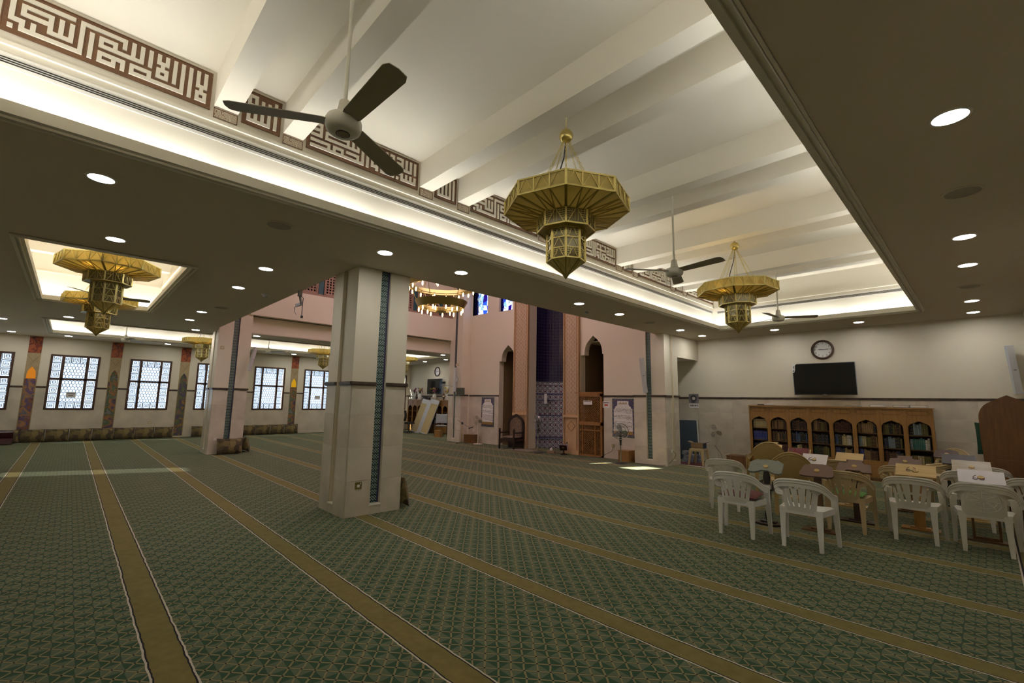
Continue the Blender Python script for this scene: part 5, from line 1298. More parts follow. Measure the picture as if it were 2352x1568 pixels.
for i, (x, y, z, a, la) in enumerate([(-5.72, 12.22, 0.012, 0.1, 'blue tissue box at the bottom left of the pile by the column'), (-5.58, 12.42, 0.012, -0.3, 'blue and white tissue box at the bottom right of the pile'), (-5.70, 12.24, 0.112, 0.25, 'blue tissue box in the middle of the pile'), (-5.56, 12.40, 0.112, -0.1, 'white sided tissue box tilted on the pile'), (-5.72, 12.22, 0.212, 0.0, 'topmost blue tissue box beside the column')]):
    r = thing('tissue_box', la, 'box', (x, y, z), a, group='tissue boxes by the column'); MB().box(-0.12, -0.06, 0, 0.12, 0.06, 0.098).build('carton', 'tissue', r); MB().prism([(0.05*math.cos(2*PI*k/10), 0.02*math.sin(2*PI*k/10)) for k in range(10)], 2, 0.098, 0.0995).build('opening', 'paper', r)
r = thing('white_bin', 'white plastic bin behind the white pedestal fan', 'bin', (-4.76, 12.72, 0)); MB().lathe([(0.10, 0.0), (0.135, 0.24), (0.14, 0.25), (0.13, 0.25), (0.095, 0.01), (0, 0.01)], 4, ang0=PI/4, cap=True).build('body', 'white', r); MB().lathe([(0.142, 0.25), (0.15, 0.255), (0.15, 0.27), (0.14, 0.27)], 4, ang0=PI/4).build('rim', 'white', r)
def wooden_box(x, y, w_, d, h, rz, lab, mtl='minbar'):
    r = thing('wooden_box', lab, 'box', (x, y, 0), rz)
    MB().box(-w_/2, -d/2, 0.015, w_/2, d/2, h-0.02).build('body', mtl, r); MB().box(-w_/2-0.012, -d/2-0.012, h-0.02, w_/2+0.012, d/2+0.012, h).build('lid', mtl, r)
    MB().box(-w_/2-0.006, -d/2-0.006, 0, w_/2+0.006, d/2+0.006, 0.015).build('plinth', mtl, r); MB().box(-w_/2-0.002, -d/2-0.003, h*0.46, w_/2+0.002, -d/2, h*0.47).build('groove', 'oak_dark', r)
wooden_box(-4.40, 12.28, 0.5, 0.36, 0.31, 0.02, 'brown wooden box at the left end of the long bookcase')
wooden_box(-6.86, 11.0, 0.32, 0.3, 0.30, 0.0, 'small brown wooden box beside the black pedestal fan', 'oak')
wooden_box(-13.45, 10.92, 0.42, 0.32, 0.31, 0.5, 'brown wooden box behind the microphone stand', 'minbar')

# ------------------------------------------------------------------ pedestal fans
def ped_fan(x, y, h, yaw, pitch, body, blade, lab, base='round', R=0.21):
    r = thing('pedestal_fan', lab, 'fan', (x, y, 0), math.radians(yaw), group='pedestal fans')
    MB().lathe([(0.0, 0.03), (0.03, 0.03), (0.16, 0.012), (0.175, 0.0)], 24, cap=True).build('base', body, r, True)
    MB().tube([(0, 0, 0.02), (0, 0, h-0.28)], 0.014, 10).build('pole', 'steel' if body == 'black' else body, r, True)
    MB().lathe([(0.02, h-0.36), (0.026, h-0.34), (0.026, h-0.26), (0.016, h-0.24)], 12).build('collar', body, r, True)
    MB().box(-0.03, -0.02, h-0.26, 0.03, 0.035, h-0.06).build('control_box', body, r)
    T = Matrix.Translation((0, 0, h)) @ Matrix.Rotation(math.radians(pitch), 4, 'X') @ Matrix.Rotation(PI/2, 4, 'X')   # local +z -> -y
    MB().lathe([(0.0, -0.11), (0.04, -0.105), (0.055, -0.06), (0.05, 0.0), (0.03, 0.02), (0, 0.02)], 16, cap=False).tf(T).build('motor', body, r, True)
    g = MB()
    for rr, z in ((R, 0.035), (R*0.97, 0.06), (R*0.97, 0.01), (R*0.7, 0.085), (R*0.4, 0.1), (R*0.7, -0.01), (R*0.2, 0.105)): g.tube(torus_pts((0, 0, z), rr, 28), 0.0035 if rr < R else 0.007, 5, closed=True)
    for k in range(36):
        a = 2*PI*k/36; c, s = math.cos(a), math.sin(a)
        g.tube([(0.02*c, 0.02*s, 0.108), (R*0.7*c, R*0.7*s, 0.087), (R*0.97*c, R*0.97*s, 0.06)], 0.0015, 3); g.tube([(0.05*c, 0.05*s, -0.015), (R*0.7*c, R*0.7*s, -0.01), (R*0.97*c, R*0.97*s, 0.012)], 0.0011, 3)
    g.tf(T).build('cage', body if body != 'black' else 'steel', r)
    for k in range(3):
        m_ = MB().prism([(0.02, -0.02), (0.06, -0.075), (0.14, -0.085), (0.185, -0.04), (0.18, 0.02), (0.12, 0.05), (0.05, 0.03)], 2, 0.045, 0.048)
        m_.tf(T @ Matrix.Rotation(2*PI*k/3, 4, 'Z') @ Matrix.Rotation(0.25, 4, 'X')); m_.build('blade', blade, r)
    MB().lathe([(0, 0.075), (0.025, 0.07), (0.03, 0.04)], 14, cap=False).tf(T).build('hub', body, r, True)
    return r
M['smoke_blade'] = mat('grey_blade', (0.13, 0.13, 0.13), 0.3)
M['cream_fan'] = mat('cream_fan', (0.62, 0.56, 0.46), 0.35); M['beige_blade'] = mat('beige_blade', (0.30, 0.26, 0.20), 0.3)
ped_fan(-5.02, 12.46, 0.86, -14, 8, 'cream_fan', 'beige_blade', 'cream pedestal fan between the stool and the bookcase')
ped_fan(-6.75, 10.55, 0.82, 32, 2, 'black', 'smoke_blade', 'black pedestal fan in front of the right hand poster')
ped_fan(-9.70, 10.55, 0.95, -22, 4, 'black', 'smoke_blade', 'black pedestal fan in the mouth of the prayer niche')
ped_fan(-12.95, 10.85, 0.85, 8, 8, 'cream_fan', 'beige_blade', 'cream pedestal fan in front of the left hand poster')

# ------------------------------------------------------------------ column speakers
def speaker(x, y, z, rz, lean, lab, pl=0.0):
    r = thing('column_speaker', lab, 'speaker', (x, y, z), rz, group='slim column loudspeakers')
    def rot(m_): return m_.tf(Matrix.Rotation(lean, 4, 'Y'))
    rot(MB().prism([(-0.05, -0.03), (0.05, -0.03), (0.062, 0.03), (0.05, 0.06), (-0.05, 0.06), (-0.062, 0.03)], 2, -0.46, 0.46)).build('cabinet', 'alu', r)
    rot(MB().box(-0.046, -0.036, -0.45, 0.046, -0.03, 0.45)).build('grille', mat('speaker_mesh', (0.58, 0.57, 0.57), 0.6, bump=0.5, bscale=400), r)
    rot(MB().box(-0.02, -0.038, -0.016, 0.02, -0.035, -0.004)).build('badge', 'black', r)
    MB().box(-0.025, 0.06, -0.08, 0.025, 0.13, 0.08).build('bracket', 'alu', r)
    return r
speaker(-6.20, 10.83, 2.30, 0.55, -0.10, 'slim white column speaker angled on the column by the right poster')
speaker(0.45, 12.80, 2.32, 0.3, -0.06, 'slim white column speaker high at the far right corner')
speaker(-14.05, 10.55, 2.35, -1.2, 0.0, 'slim grey column speaker beside the far bookcase bay')
speaker(-14.36, 3.62, 2.62, 1.9, 0.2, 'pale column speaker projecting behind the window side column').scale = (0.8, 0.8, 0.75)

# ------------------------------------------------------------------ posters, notices, sockets
M['poster_blue'] = mat('poster_blue', (0.045, 0.05, 0.13), 0.6, c2=(0.12, 0.09, 0.14), scale=20)
M['poster_teal'] = mat('poster_teal', (0.03, 0.12, 0.11), 0.6); M['poster_gold'] = mat('poster_gold', (0.36, 0.22, 0.05), 0.6); M['red_ink'] = mat('red_ink', (0.5, 0.06, 0.04), 0.7)
def poster(x, lab, seed):
    r = thing('wall_poster', lab, 'poster', (x, YM-0.013, 0.62), group='arabic wall posters'); W, H = 0.71, 1.07; rr = random.Random(seed)
    MB().box(-W/2, -0.006, 0, W/2, 0, H).build('sheet', 'poster_teal', r)
    MB().box(-W/2+0.018, -0.008, 0.018, W/2-0.018, -0.006, H-0.018).build('border', 'poster_blue', r)
    e = MB()
    for k in range(9):
        for sx in (-1, 1): e.box(sx*(W/2-0.028)-0.008, -0.0085, 0.06+k*0.115, sx*(W/2-0.028)+0.008, -0.008, 0.10+k*0.115)
    for k in range(6): e.box(-0.28+k*0.11, -0.0085, 0.03, -0.25+k*0.11, -0.008, 0.045); e.box(-0.28+k*0.11, -0.0085, H-0.045, -0.25+k*0.11, -0.008, H-0.03)
    e.build('border_motif', 'poster_gold', r)
    a = W/2-0.055
    P = [(-a, 0.17), (a, 0.17), (a, 0.78), (a-0.04, 0.80), (a-0.05, 0.84), (0.21, 0.86), (0.18, 0.90), (0.18, 1.0), (-0.18, 1.0), (-0.18, 0.90), (-0.21, 0.86), (-a+0.05, 0.84), (-a+0.04, 0.80), (-a, 0.78)]
    MB().prism(P, 1, -0.0095, -0.008).build('text_panel', 'paper', r)
    MB().box(-a, -0.0095, 0.08, a, -0.008, 0.168).build('footer', 'poster_gold', r)
    t = MB(); t2 = MB()
    y = 0.77
    for li in range(16):
        if li in (4, 9): y -= 0.03; continue
        n = 26; x = a-0.02; short = li in (3, 8, 15)
        while x > (-a+0.03 if not short else 0.12):
            w_ = rr.uniform(0.012, 0.045); t.box(x-w_, -0.0102, y, x, -0.0095, y+rr.choice((0.007, 0.009, 0.014))); x -= w_+rr.uniform(0.006, 0.012)
        y -= 0.037
    for k in range(6): t2.box(-0.14+k*0.045, -0.0102, 0.925, -0.105+k*0.045, -0.0095, 0.945+0.02*(k % 2))
    t2.box(-0.15, -0.0102, 0.91, 0.15, -0.0095, 0.918)
    t.build('text_line', 'ink', r)['kind'] = 'stuff'; t2.build('heading', 'poster_gold', r)
poster(-7.06, 'tall Arabic poster behind the black pedestal fan on the right', 1); poster(-12.83, 'tall Arabic poster behind the cream pedestal fan on the left', 2)
def notice(x, y, z, w_, h, lab, rz=0.0, red=True):
    r = thing('paper_notice', lab, 'notice', (x, y, z), rz, group='small white paper notices'); MB().box(-w_/2, -0.002, 0, w_/2, 0, h).build('sheet', 'paper', r)
    t = MB(); t.box(-w_*0.4, -0.003, h*0.72, w_*0.4, -0.002, h*0.84); t.build('text_line', 'ink', r)
    if red: MB().box(-w_*0.25, -0.003, h*0.3, w_*0.25, -0.002, h*0.55).build('text_line', 'red_ink', r)
notice(-7.62, YM-0.013, 1.42, 0.24, 0.19, 'small white notice left of the right hand poster')
notice(-8.20, 11.085, 1.50, 0.32, 0.12, 'white paper strip taped to the lattice door', red=False)
r = thing('paper_notice', 'white notice taped to the first window', 'notice', (XL+0.0, 0.02, 1.42), group='small white paper notices'); MB().box(-0.016, -0.12, 0, -0.012, 0.12, 0.19).build('sheet', 'paper', r); MB().box(-0.012, -0.10, 0.13, -0.011, 0.10, 0.15).build('text_line', 'ink', r); MB().box(-0.012, -0.06, 0.06, -0.011, 0.06, 0.08).build('text_line', 'ink', r)
r = thing('paper_notice', 'pale notice taped to the far window right of the column', 'notice', (XL+0.0, 8.2, 1.50), group='small white paper notices'); MB().box(-0.016, -0.12, 0, -0.012, 0.12, 0.16).build('sheet', 'paper', r); MB().box(-0.012, -0.10, 0.1, -0.011, 0.10, 0.12).build('text_line', 'ink', r)
def socket(x, y, z, rz, lab, mtl='brass_dark', w_=0.09):
    r = thing('wall_socket', lab, 'socket', (x, y, z), rz, group='wall sockets and switches')
    MB().box(-w_/2, -0.008, -0.045, w_/2, 0, 0.045).build('plate', mtl, r); MB().box(-0.018, -0.010, -0.022, 0.018, -0.008, 0.012).build('insert', 'white', r); MB().box(0.02, -0.011, 0.015, 0.032, -0.008, 0.035).build('switch', 'white', r)
socket(-5.928, 2.90, 0.40, PI/2, 'brass wall socket low on the near column'); socket(-14.578, 2.94, 0.41, PI/2, 'white socket low on the window side column', 'white2'); socket(-14.59, 2.90, 2.90, PI/2, 'pale switch plate high on the window side column', 'cream')
socket(XL+0.013, 2.2, 0.56, PI/2, 'pale socket above the cushions between windows', 'cream'); socket(-14.2, 10.715, 2.93, 0.0, 'left pale switch plate high on the far niche column', 'cream'); socket(-14.08, 10.715, 2.93, 0.0, 'right pale switch plate high on the far niche column', 'cream')
socket(-5.70+0.032, 11.22, 0.37, PI/2, 'white socket with cable on the column by the stool', 'white2'); socket(-7.40, YM-0.013, 0.36, 0.0, 'brass socket under the right hand poster'); socket(-13.62, YM-0.013, 0.44, 0.0, 'white socket beside the microphone stand', 'white2')
# cables
def cable(pts, lab, r=0.006):
    o = MB().tube(cat_rom(pts, 6), r, 6).build('power_cable', mat('cable_grey', (0.12, 0.10, 0.085), 0.6), None, True); tag(o, lab, 'cable', 'power cables'); return o
cable([(-5.65, 11.25, 0.36), (-5.60, 11.3, 0.28), (-5.64, 11.15, 0.12), (-5.75, 10.95, 0.02), (-6.2, 10.9, 0.008), (-6.7, 10.85, 0.008), (-6.75, 10.65, 0.02)], 'grey cable running along the column foot to the black fan')
cable([(-7.40, YM-0.025, 0.34), (-7.42, YM-0.05, 0.22), (-7.6, YM-0.06, 0.12), (-7.8, 11.1, 0.02), (-8.0, 11.08, 0.008)], 'thin cable hanging from the socket below the right poster')
cable([(-5.04, 12.38, 0.50), (-4.98, 12.35, 0.42), (-4.85, 12.25, 0.33), (-4.7, 12.02, 0.2), (-4.5, 12.0, 0.03)], 'dark cable looping from the cream fan to the wooden box')
cable([(-9.70, 10.6, 0.02), (-9.3, 10.75, 0.008), (-8.95, 10.9, 0.008), (-9.1, 11.05, 0.008), (-8.8, 11.0, 0.008)], 'tangled cable on the floor beside the book stand')
cable([(-10.70, 10.95, 0.02), (-10.78, 11.1, 0.18), (-10.95, 11.12, 0.3)], 'thin cable rising behind the dark wooden armchair')

# ------------------------------------------------------------------ lattice door beside the niche
r = thing('lattice_door', 'brown lattice timber door below the right pointed arch', 'door', (-8.66, 11.16, 0)); W, H = 0.92, 1.85
fr = MB()
for a, b, c, d in ((0, 0.05, 0, H), (W-0.05, W, 0, H), (0, W, H-0.11, H), (0, W, 0.90, 1.0), (0, W, 0.0, 0.05), (0, W, 0.74, 0.77), (0.22, 0.25, 0.05, 0.90), (0.66, 0.69, 0.05, 0.90)): fr.box(a, -0.03, c, b, 0.03, d)
fr.build('frame', 'screen_wood', r); MB().box(-0.015, -0.04, H-0.02, W+0.015, 0.04, H+0.02).build('cap', 'screen_wood', r)
def lattice(x0, x1, z0, z1, p):
    m_ = MB(); nx, nz = max(2, round((x1-x0)/p)), max(2, round((z1-z0)/p)); dx, dz = (x1-x0)/nx, (z1-z0)/nz
    for j in range(nz):
        for i in range(nx):
            cx, cz = x0+(i+0.5)*dx, z0+(j+0.5)*dz; k = 0.52
            m_.bar((cx-dx*k, 0, cz-dz*k), (cx+dx*k, 0, cz+dz*k), 0.0105, 0.016, (0, 1, 0)); m_.bar((cx-dx*k, 0.002, cz+dz*k), (cx+dx*k, 0.002, cz-dz*k), 0.0105, 0.016, (0, 1, 0))
    return m_
for (a, b, c, d) in ((0.05, W-0.05, 1.0, H-0.11), (0.05, 0.22, 0.77, 0.90), (0.25, 0.66, 0.77, 0.90), (0.69, W-0.05, 0.77, 0.90), (0.05, 0.22, 0.05, 0.74), (0.25, 0.66, 0.05, 0.74), (0.69, W-0.05, 0.05, 0.74)):
    q = lattice(a, b, c, d, 0.068).build('lattice_panel', 'screen_wood', r); q['kind'] = 'stuff'
MB().lathe([(0, 0), (0.022, 0.012), (0.024, 0.03), (0.012, 0.045), (0, 0.048)], 12, (0.46, -0.045, H-0.27)).build('knob', 'white', r, True)

# ------------------------------------------------------------------ dark carved armchair, book stand, microphone, remote on the niche floor
r = thing('throne_chair', 'dark carved wooden armchair with a checked pointed back', 'chair', (-11.12, 10.78, 0), math.radians(8))
M['check'] = blotch_mat('checked_cloth', [(0.10, 0.06, 0.04), (0.26, 0.19, 0.13), (0.08, 0.045, 0.03), (0.30, 0.22, 0.15)], 30, 0.9, 0.2)
for sx in (-1, 1):
    MB().lathe([(0.03, 0), (0.03, 0.55), (0.036, 0.56), (0.036, 0.60), (0.028, 0.61), (0.034, 0.65), (0.0, 0.675)], 4, (sx*0.30, -0.26, 0), ang0=PI/4).build('leg', 'walnut', r)
    MB().box(sx*0.30-0.025, 0.22, 0, sx*0.30+0.025, 0.27, 0.75).build('leg', 'walnut', r)
    MB().box(sx*0.30-0.022, -0.25, 0.50, sx*0.30+0.022, 0.24, 0.54).build('armrest', 'walnut', r); MB().box(sx*0.30-0.018, -0.25, 0.26, sx*0.30+0.018, 0.24, 0.33).build('side_rail', 'walnut', r)
ap = MB(); A = arch_pts(-0.2, 0.2, 0.20, 0.28, 6); ap.prism([(-0.28, 0.18), (-0.2, 0.18)]+A+[(0.2, 0.18), (0.28, 0.18), (0.28, 0.34), (-0.28, 0.34)], 1, -0.27, -0.245); ap.build('apron', 'walnut', r)
MB().box(-0.28, -0.24, 0.30, 0.28, 0.24, 0.33).build('seat_frame', 'walnut', r)
o = link('seat_pad', cushion_mesh('seat_pad', 0.56, 0.48, 0.10, 'check'), r); o.location = (0, -0.01, 0.37)
A = arch_pts(-0.33, 0.33, 0.80, 1.14, 8); B = arch_pts(-0.26, 0.26, 0.80, 1.05, 8)
bk = MB(); 
out = [(-0.33, 0.30)]+A+[(0.33, 0.30)]; inn = [(-0.26, 0.40)]+B+[(0.26, 0.40)]
for i in range(len(out)-1): bk.prism([out[i], out[i+1], inn[i+1], inn[i]], 1, 0.22, 0.27)
bk.prism([(-0.33, 0.30), (-0.26, 0.40), (0.26, 0.40), (0.33, 0.30)], 1, 0.22, 0.27); bk.build('back_frame', 'walnut', r)
MB().prism(inn, 1, 0.235, 0.255).build('back_pad', 'check', r)
MB().box(-0.28, 0.23, 0.02, 0.28, 0.25, 0.30).build('back_board', 'walnut', r)
r = thing('book_stand', 'small dark red carved book stand before the right pilaster', 'book stand', (-8.92, 10.85, 0), 0.5)
MB().lathe([(0.11, 0), (0.11, 0.02), (0.05, 0.035), (0.025, 0.06), (0.02, 0.14), (0.03, 0.17), (0, 0.17)], 14).build('foot', 'walnut', r, True)
for s in (-1, 1):
    p = MB().box(-0.11, -0.006, 0, 0.11, 0.006, 0.22); p.tf(Matrix.Translation((0, 0.02*s, 0.13)) @ Matrix.Rotation(-s*0.75, 4, 'X')); p.build('leaf', mat('red_stain', (0.055, 0.014, 0.012), 0.4), r)
e = MB().cbox((0, 0, 0.12), (0.09, 0.016, 0.025)).cbox((0, 0, 0.12), (0.025, 0.016, 0.09)); e.tf(Matrix.Translation((0, -0.02, 0.13)) @ Matrix.Rotation(0.75, 4, 'X')); e.build('inlay', 'pine', r)
r = thing('microphone', 'short black microphone clipped to the book stand', 'microphone', (-8.80, 10.80, 0.30)); MB().tube([(-0.04, 0, 0.0), (0.0, 0.0, 0.04), (0.04, 0, 0.055)], 0.006, 6).build('gooseneck', 'black', r); MB().lathe([(0, 0), (0.018, 0.005), (0.02, 0.03), (0, 0.045)], 10, (0.045, 0, 0.045)).build('head', 'black', r, True)
r = thing('microphone_stand', 'microphone stand with a yellow pole and white boom', 'microphone stand', (-13.40, 10.46, 0))
MB().tube([(0, 0, 0.03), (0, 0, 0.40)], 0.014, 8).build('lower_pole', mat('yellow_pole', (0.35, 0.27, 0.05), 0.4), r, True); MB().tube([(0, 0, 0.40), (0, 0, 0.72)], 0.010, 8).build('upper_pole', mat('yellow_pole_b', (0.33, 0.26, 0.05), 0.4), r, True); MB().cbox((0, 0, 0.73), (0.05, 0.05, 0.08)).build('clutch', 'black', r)
MB().tube([(-0.22, -0.05, 0.84), (0.34, 0.08, 0.58)], 0.009, 8).build('boom', 'steel', r, True); MB().tube([(0.3, 0.07, 0.56), (0.5, 0.1, 0.62)], 0.018, 8).build('microphone_head', 'black', r, True)
for k in range(3): a = 2*PI*k/3+0.4; MB().tube([(0, 0, 0.06), (0.24*math.cos(a), 0.24*math.sin(a), 0.008)], 0.008, 6).build('foot', 'black', r)
r = thing('prayer_mat', 'pale brown mat on the floor before the dark armchair', 'mat', (-10.35, 10.72, 0)); MB().box(-0.65, -0.3, 0, 0.35, 0.3, 0.01).build('pile', mat('mat_pile', (0.23, 0.20, 0.15), 0.95, var=0.2), r); MB().box(-0.67, -0.3, 0, -0.65, 0.3, 0.008).build('fringe', 'paper', r)
r = thing('tissue_box', 'tissue box with a white tissue on the niche floor', 'box', (-9.42, 10.85, 0), 0.3); MB().box(-0.12, -0.06, 0, 0.12, 0.06, 0.07).build('carton', 'card', r); MB().lathe([(0.04, 0.07), (0.05, 0.11), (0.02, 0.15), (0, 0.16)], 7).build('tissue', 'paper', r)
r = thing('wall_speaker', 'small white box speaker on the left side of the tiled niche', 'speaker', (-10.50, 11.86, 1.50), -0.9); MB().prism([(-0.09, -0.02), (-0.075, -0.09), (0.075, -0.09), (0.09, -0.02), (0.09, 0), (-0.09, 0)], 2, 0, 0.34).build('cabinet', 'alu', r); MB().box(-0.07, -0.094, 0.02, 0.07, -0.09, 0.32).build('grille', 'white2', r)
r = thing('corner_shelf', 'small dark shelf in the left alcove behind the armchair', 'shelf', (-11.52, 11.52, 0.9)); MB().prism([(-0.13, 0), (0.13, 0), (0.13, 0.2), (0.0, 0.2)], 2, 0.0, 0.03).build('board', 'walnut', r); MB().prism([(0.05, -0.15), (0.13, 0), (-0.1, 0)], 1, 0.16, 0.19).build('bracket', 'walnut', r)
r = thing('display_panel', 'grey green digital panel on the far niche column', 'display', (-13.86, 10.70, 1.76), 0.35); MB().box(-0.17, -0.05, 0, 0.17, 0, 0.28).build('case', mat('panel_case', (0.10, 0.105, 0.075), 0.4), r); MB().box(-0.15, -0.053, 0.03, 0.15, -0.05, 0.25).build('screen', mat('panel_screen', (0.075, 0.085, 0.06), 0.3), r)
r = thing('video_camera', 'small black video camera on a wall arm near the far television', 'camera', (-14.55, 10.55, 2.10)); MB().tube([(0.14, 0.17, 0.0), (-0.02, 0.05, 0.02), (-0.25, 0.0, 0.03)], 0.012, 6).build('arm', 'grey', r); MB().cbox((-0.27, 0, 0.06), (0.2, 0.10, 0.05)).build('tray', 'grey', r); MB().cbox((-0.25, 0, 0.15), (0.16, 0.09, 0.08)).build('body', 'black', r); MB().lathe([(0.035, 0), (0.035, 0.06), (0, 0.06)], 12).tf(Matrix.Translation((-0.2, -0.04, 0.15)) @ Matrix.Rotation(PI/2, 4, 'X')).build('lens', 'black', r)
MB().tube(cat_rom([(0.05, 0.05, -0.02), (0.0, 0.05, -0.2), (-0.1, 0.03, -0.28), (-0.12, 0.02, -0.1)], 5), 0.006, 5).build('cable', 'black', r)
o = MB().tube([(-14.28, 10.705, ZR+0.06), (-14.28, 10.705, 7.0)], 0.018, 8).build('conduit', mat('conduit_grey', (0.13, 0.12, 0.13), 0.5), None, True); tag(o, 'dark vertical conduit on the far niche column', 'conduit')

# ------------------------------------------------------------------ cushions along the window wall and at the columns
cm = cushion_mesh('cushion', 0.555, 0.40, 0.17, 'cloth')
y = -1.9; k = 0
for k in range(17):
    if 9 <= k <= 9: continue
    yy = -1.85+k*0.56
    if yy > 7.2: break
    o = link('floor_cushion', cm); o.location = (XL+0.15, yy, 0.206); o.rotation_euler = (PI/2-0.20, 0.0, PI/2); tag(o, 'patchwork cushion leaning on the window wall, %s from the left' % ORD[k], 'cushion', 'patchwork cushions along the window wall')
cb = cushion_mesh('cushion', 0.62, 0.42, 0.18, 'cloth')
for (x, y, rz, tl, la) in ((-14.44, 3.28, PI/2, -0.25, 'patchwork cushion leaning on the front of the window side column'), (-14.92, 3.76, PI, -0.22, 'patchwork cushion on the far side of the window side column'), (-6.28, 3.68, PI, -0.22, 'patchwork cushion peeking from behind the near column')):
    o = link('floor_cushion', cb); o.location = (x, y, 0.215); o.rotation_euler = (PI/2+tl, 0, rz); tag(o, la, 'cushion')
r = thing('rehal_stand', 'small dark red folding book stand at the far left cushions', 'book stand', (-20.5, -1.30, 0), PI/2)
for s in (-1, 1):
    p = MB().box(-0.2, -0.01, -0.2, 0.2, 0.01, 0.2); p.tf(Matrix.Translation((0, 0, 0.19)) @ Matrix.Rotation(s*0.6, 4, 'X')); p.build('leaf', mat('rehal_red', (0.06, 0.016, 0.018), 0.5), r)
o = flat_book(-20.5, -1.30, 0.372, PI/2, 0.36, 0.26, 0.03, 'poster_blue', 'open looking book on the folding stand at far left')
r = thing('dark_rug', 'dark folded cloth on the floor at the far left edge', 'cloth', (-20.6, -1.85, 0)); MB().box(-0.3, -0.3, 0, 0.3, 0.25, 0.05).build('fold', 'black', r); MB().box(-0.28, -0.26, 0.05, 0.2, 0.2, 0.08).build('fold', 'ink', r)

# ------------------------------------------------------------------ far bookcase bay: boards, chairs, flowers
M['board_cream'] = mat('board_cream', (0.52, 0.40, 0.20), 0.6); M['board_white'] = mat('board_white', (0.56, 0.57, 0.62), 0.5)
for i, (x, la) in enumerate(((-19.05, 'left cream and white board leaning on the far bookcase'), (-18.35, 'right cream and white board leaning on the far bookcase'))):
    r = thing('leaning_board', la, 'board', (x, 12.02, 0), group='boards leaning on the far bookcase'); r.rotation_euler = (math.radians(-17), math.radians(8), 0)
    MB().box(-0.34, -0.02, 0, 0.34, 0.02, 1.66).build('panel', 'board_white', r); MB().box(-0.34 if i == 0 else -0.2, -0.024, 0.05, 0.14 if i == 0 else 0.34, -0.02, 1.45).build('cream_face', 'board_cream', r)
r = thing('office_chair', 'dark brown office chair before the leaning boards', 'chair', (-19.2, 11.55, 0), 2.6)
def P(u, v): a = u*2-1; return (a*0.22*(1-0.15*abs(v*2-1)**3), 0.05*a*a-0.05*math.sin(PI*v), 0.55+0.5*v), (0, 1, 0.1)
MB().shell(P, 8, 8, 0.07).build('backrest', mat('brown_vinyl', (0.03, 0.016, 0.012), 0.5), r, True); MB().box(-0.24, -0.45, 0.42, 0.24, 0.02, 0.50).build('seat', 'black', r); MB().tube([(0, -0.2, 0.08), (0, -0.2, 0.42)], 0.03, 8).build('post', 'black', r)
for k in range(5): a = 2*PI*k/5; MB().bar((0, -0.2, 0.09), (0.27*math.cos(a), -0.2+0.27*math.sin(a), 0.03), 0.03).build('foot', 'black', r)
r = thing('draped_table', 'small table under a dark green patterned cloth', 'table', (-19.6, 11.2, 0)); MB().lathe([(0.0, 0.66), (0.26, 0.66), (0.30, 0.6), (0.30, 0.35), (0.33, 0.20), (0.30, 0.19)], 14, cap=False).build('cloth', blotch_mat('green_pattern', [(0.01, 0.03, 0.02), (0.02, 0.08, 0.04), (0.20, 0.24, 0.2), (0.012, 0.04, 0.025)], 12, 0.9), r, True)
for k in range(4): a = PI/4+PI/2*k; MB().tube([(0.2*math.cos(a), 0.2*math.sin(a), 0), (0.2*math.cos(a), 0.2*math.sin(a), 0.64)], 0.014, 6).build('leg', 'black', r)
r = thing('visitor_chair', 'grey upholstered visitor chair with black cantilever frame', 'chair', (-16.75, 11.9, 0), 0.9)
for s in (-0.27, 0.27): MB().tube(cat_rom([(s, 0.25, 0.02), (s, -0.25, 0.02), (s, -0.28, 0.4), (s, -0.22, 0.62), (s, 0.15, 0.64), (s, 0.24, 0.85)], 4), 0.014, 6).build('frame', 'black', r, True)
o = link('seat_pad', cushion_mesh('seat_pad', 0.5, 0.5, 0.08, 'grey'), r); o.location = (0, 0, 0.44)
o = link('back_pad', cushion_mesh('back_pad', 0.5, 0.42, 0.07, 'grey'), r); o.location = (0, 0.25, 0.75); o.rotation_euler = (PI/2-0.2, 0, 0)
wooden_box(-16.35, 11.5, 0.28, 0.24, 0.28, 0.3, 'small wooden box beside the grey visitor chair', 'oak')
fl_c = {'pink': (0.45, 0.10, 0.22), 'magenta': (0.26, 0.02, 0.12), 'yellow': (0.55, 0.42, 0.03), 'peach': (0.55, 0.30, 0.18)}
for k, c in fl_c.items(): M['fl_'+k] = mat('petal_'+k, c, 0.7)
M['leafg'] = mat('leaf_green', (0.03, 0.07, 0.02), 0.7)
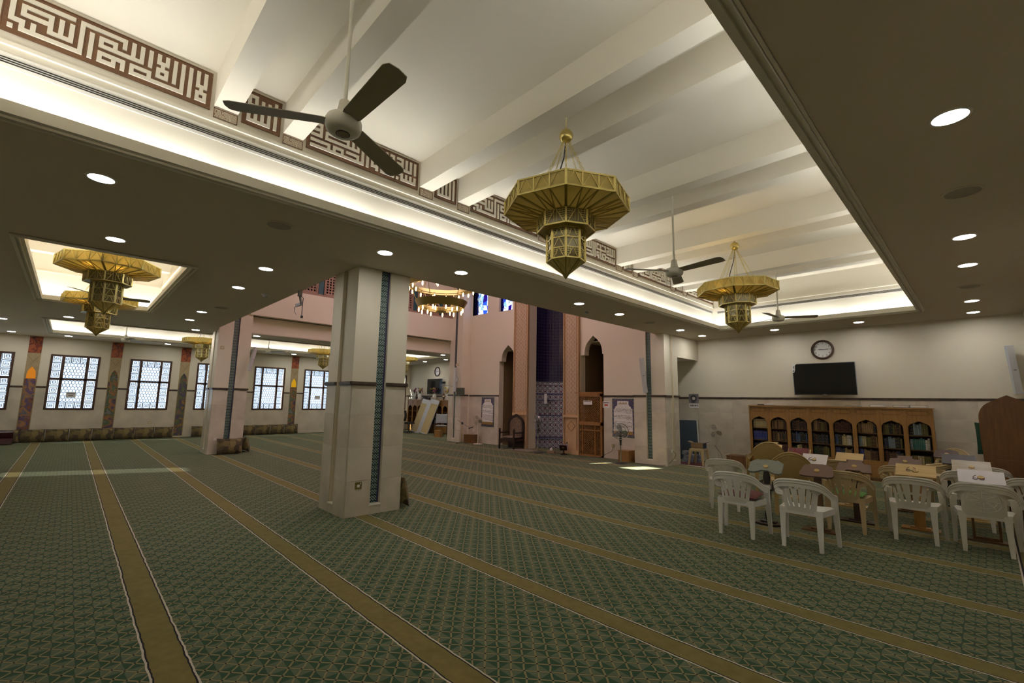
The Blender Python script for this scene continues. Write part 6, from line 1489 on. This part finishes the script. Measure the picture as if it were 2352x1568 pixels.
for i, (x, la, sc) in enumerate(((-20.35, 'leftmost white vase of pink and yellow flowers on the far bookcase', 1.0), (-19.85, 'second white vase of mauve flowers on the far bookcase', 1.0), (-18.55, 'white vase with spreading pink and yellow flowers before the television', 1.15), (-17.45, 'white vase of magenta flowers at the right of the far bookcase', 1.0))):
    r = thing('flower_vase', la, 'vase', (x, 12.72, 1.572), group='flower vases on the far bookcase'); rf = random.Random(i+20)
    MB().lathe([(0.045, 0), (0.05, 0.01), (0.09, 0.12), (0.10, 0.18), (0.06, 0.26), (0.075, 0.30)], 16, cap=True).build('vase', 'white', r, True)
    for k in range(16):
        a = rf.uniform(0, 2*PI); rad = rf.uniform(0.04, 0.22)*sc; z = 0.36+rf.uniform(0, 0.22); c = (rad*math.cos(a)-(0.06 if i == 2 else 0), rad*0.5*math.sin(a), z)
        st = MB().tube([(0, 0, 0.28), (c[0]*0.6, c[1]*0.6, z*0.85), c], 0.004, 4).build('stem', 'leafg', r)
        q = MB()
        for j in range(5):
            b_ = 2*PI*j/5; q.lathe([(0, -0.016), (0.022, 0.0), (0, 0.016)], 6, (c[0]+0.022*math.cos(b_), c[1], c[2]+0.022*math.sin(b_)), cap=False)
        q.build('bloom', 'fl_'+(['pink', 'magenta', 'peach', 'pink', 'yellow'] if i != 3 else ['magenta', 'yellow'])[rf.randrange(5 if i != 3 else 2)], st)
for i, (x, la) in enumerate(((-20.1, 'small ornate brown urn between two flower vases'), (-17.75, 'small ornate brown urn near the magenta flowers'))):
    r = thing('ornate_urn', la, 'urn', (x, 12.70, 1.572)); MB().lathe([(0.05, 0), (0.03, 0.03), (0.06, 0.1), (0.07, 0.16), (0.03, 0.22), (0.045, 0.26), (0.015, 0.30), (0, 0.33)], 14).build('body', mat('urn_%d' % i, (0.14, 0.07, 0.05), 0.3), r, True); MB().lathe([(0.072, 0.15), (0.078, 0.16), (0.072, 0.17)], 14, cap=False).build('band', 'brass', r)
r = thing('reading_easel', 'dark book easel lying on the far bookcase', 'book stand', (-19.3, 12.72, 1.572)); MB().prism([(-0.2, 0), (0.2, 0), (0.05, 0.14), (-0.02, 0.14)], 1, -0.1, 0.1).build('wedge', 'walnut', r); MB().cbox((0.3, 0, 0.06), (0.12, 0.1, 0.12)).build('box', 'black', r)

# ------------------------------------------------------------------ arched wooden minbar at the right edge
r = thing('minbar', 'brown wooden minbar with a pointed arch back panel at the right edge', 'minbar', (0.25, 10.35, 0))
hw = 0.33; A = arch_pts(-hw, hw, 1.42, 1.78, 9)
MB().prism([(-hw+0.03, 0.0), (-hw, 1.15)]+A+[(hw, 1.15), (hw-0.03, 0.0)], 1, 0, 0.05).build('back_panel', 'minbar', r)
B = arch_pts(-hw+0.045, hw-0.045, 1.40, 1.71, 9); e = MB(); oo = [(-hw, 1.05)]+A+[(hw, 1.05)]; ii = [(-hw+0.045, 1.05)]+B+[(hw-0.045, 1.05)]
for i in range(len(oo)-1): e.prism([oo[i], oo[i+1], ii[i+1], ii[i]], 1, -0.012, 0.0)
e.build('arch_moulding', 'minbar', r)
e = MB(); e.box(-hw+0.08, -0.006, 0.86, hw-0.08, 0, 0.875); e.box(-hw+0.02, -0.01, 0.74, hw-0.02, 0.0, 0.80); e.build('panel_bead', 'minbar', r)
MB().box(-hw+0.02, -0.36, 0.0, hw-0.02, 0, 0.42).build('step', 'oak_dark', r); MB().box(-hw, -0.38, 0.42, hw, 0, 0.46).build('seat', 'minbar', r)
for s in (-1, 1): MB().box(s*(hw-0.03)-0.02, -0.36, 0.46, s*(hw-0.03)+0.02, 0, 0.70).build('side_panel', 'minbar', r)
o = link('velvet_drape', cushion_mesh('velvet_drape', 0.36, 0.5, 0.10, 'dgreen')); o.location = (0.045, 10.48, 1.10); o.rotation_euler = (PI/2, 0, 0.05); tag(o, 'dark green velvet cover showing at the left of the minbar', 'cover')
o.parent = None
r = thing('tissue_box', 'orange and purple tissue box on the minbar seat', 'box', (0.24, 10.15, 0.46)); MB().box(-0.14, -0.07, 0, 0.0, 0.07, 0.11).build('carton', mat('orange_print', (0.30, 0.10, 0.02), 0.6), r); MB().box(0.0, -0.07, 0, 0.14, 0.07, 0.11).build('side', mat('purple_print', (0.05, 0.02, 0.05), 0.6), r)
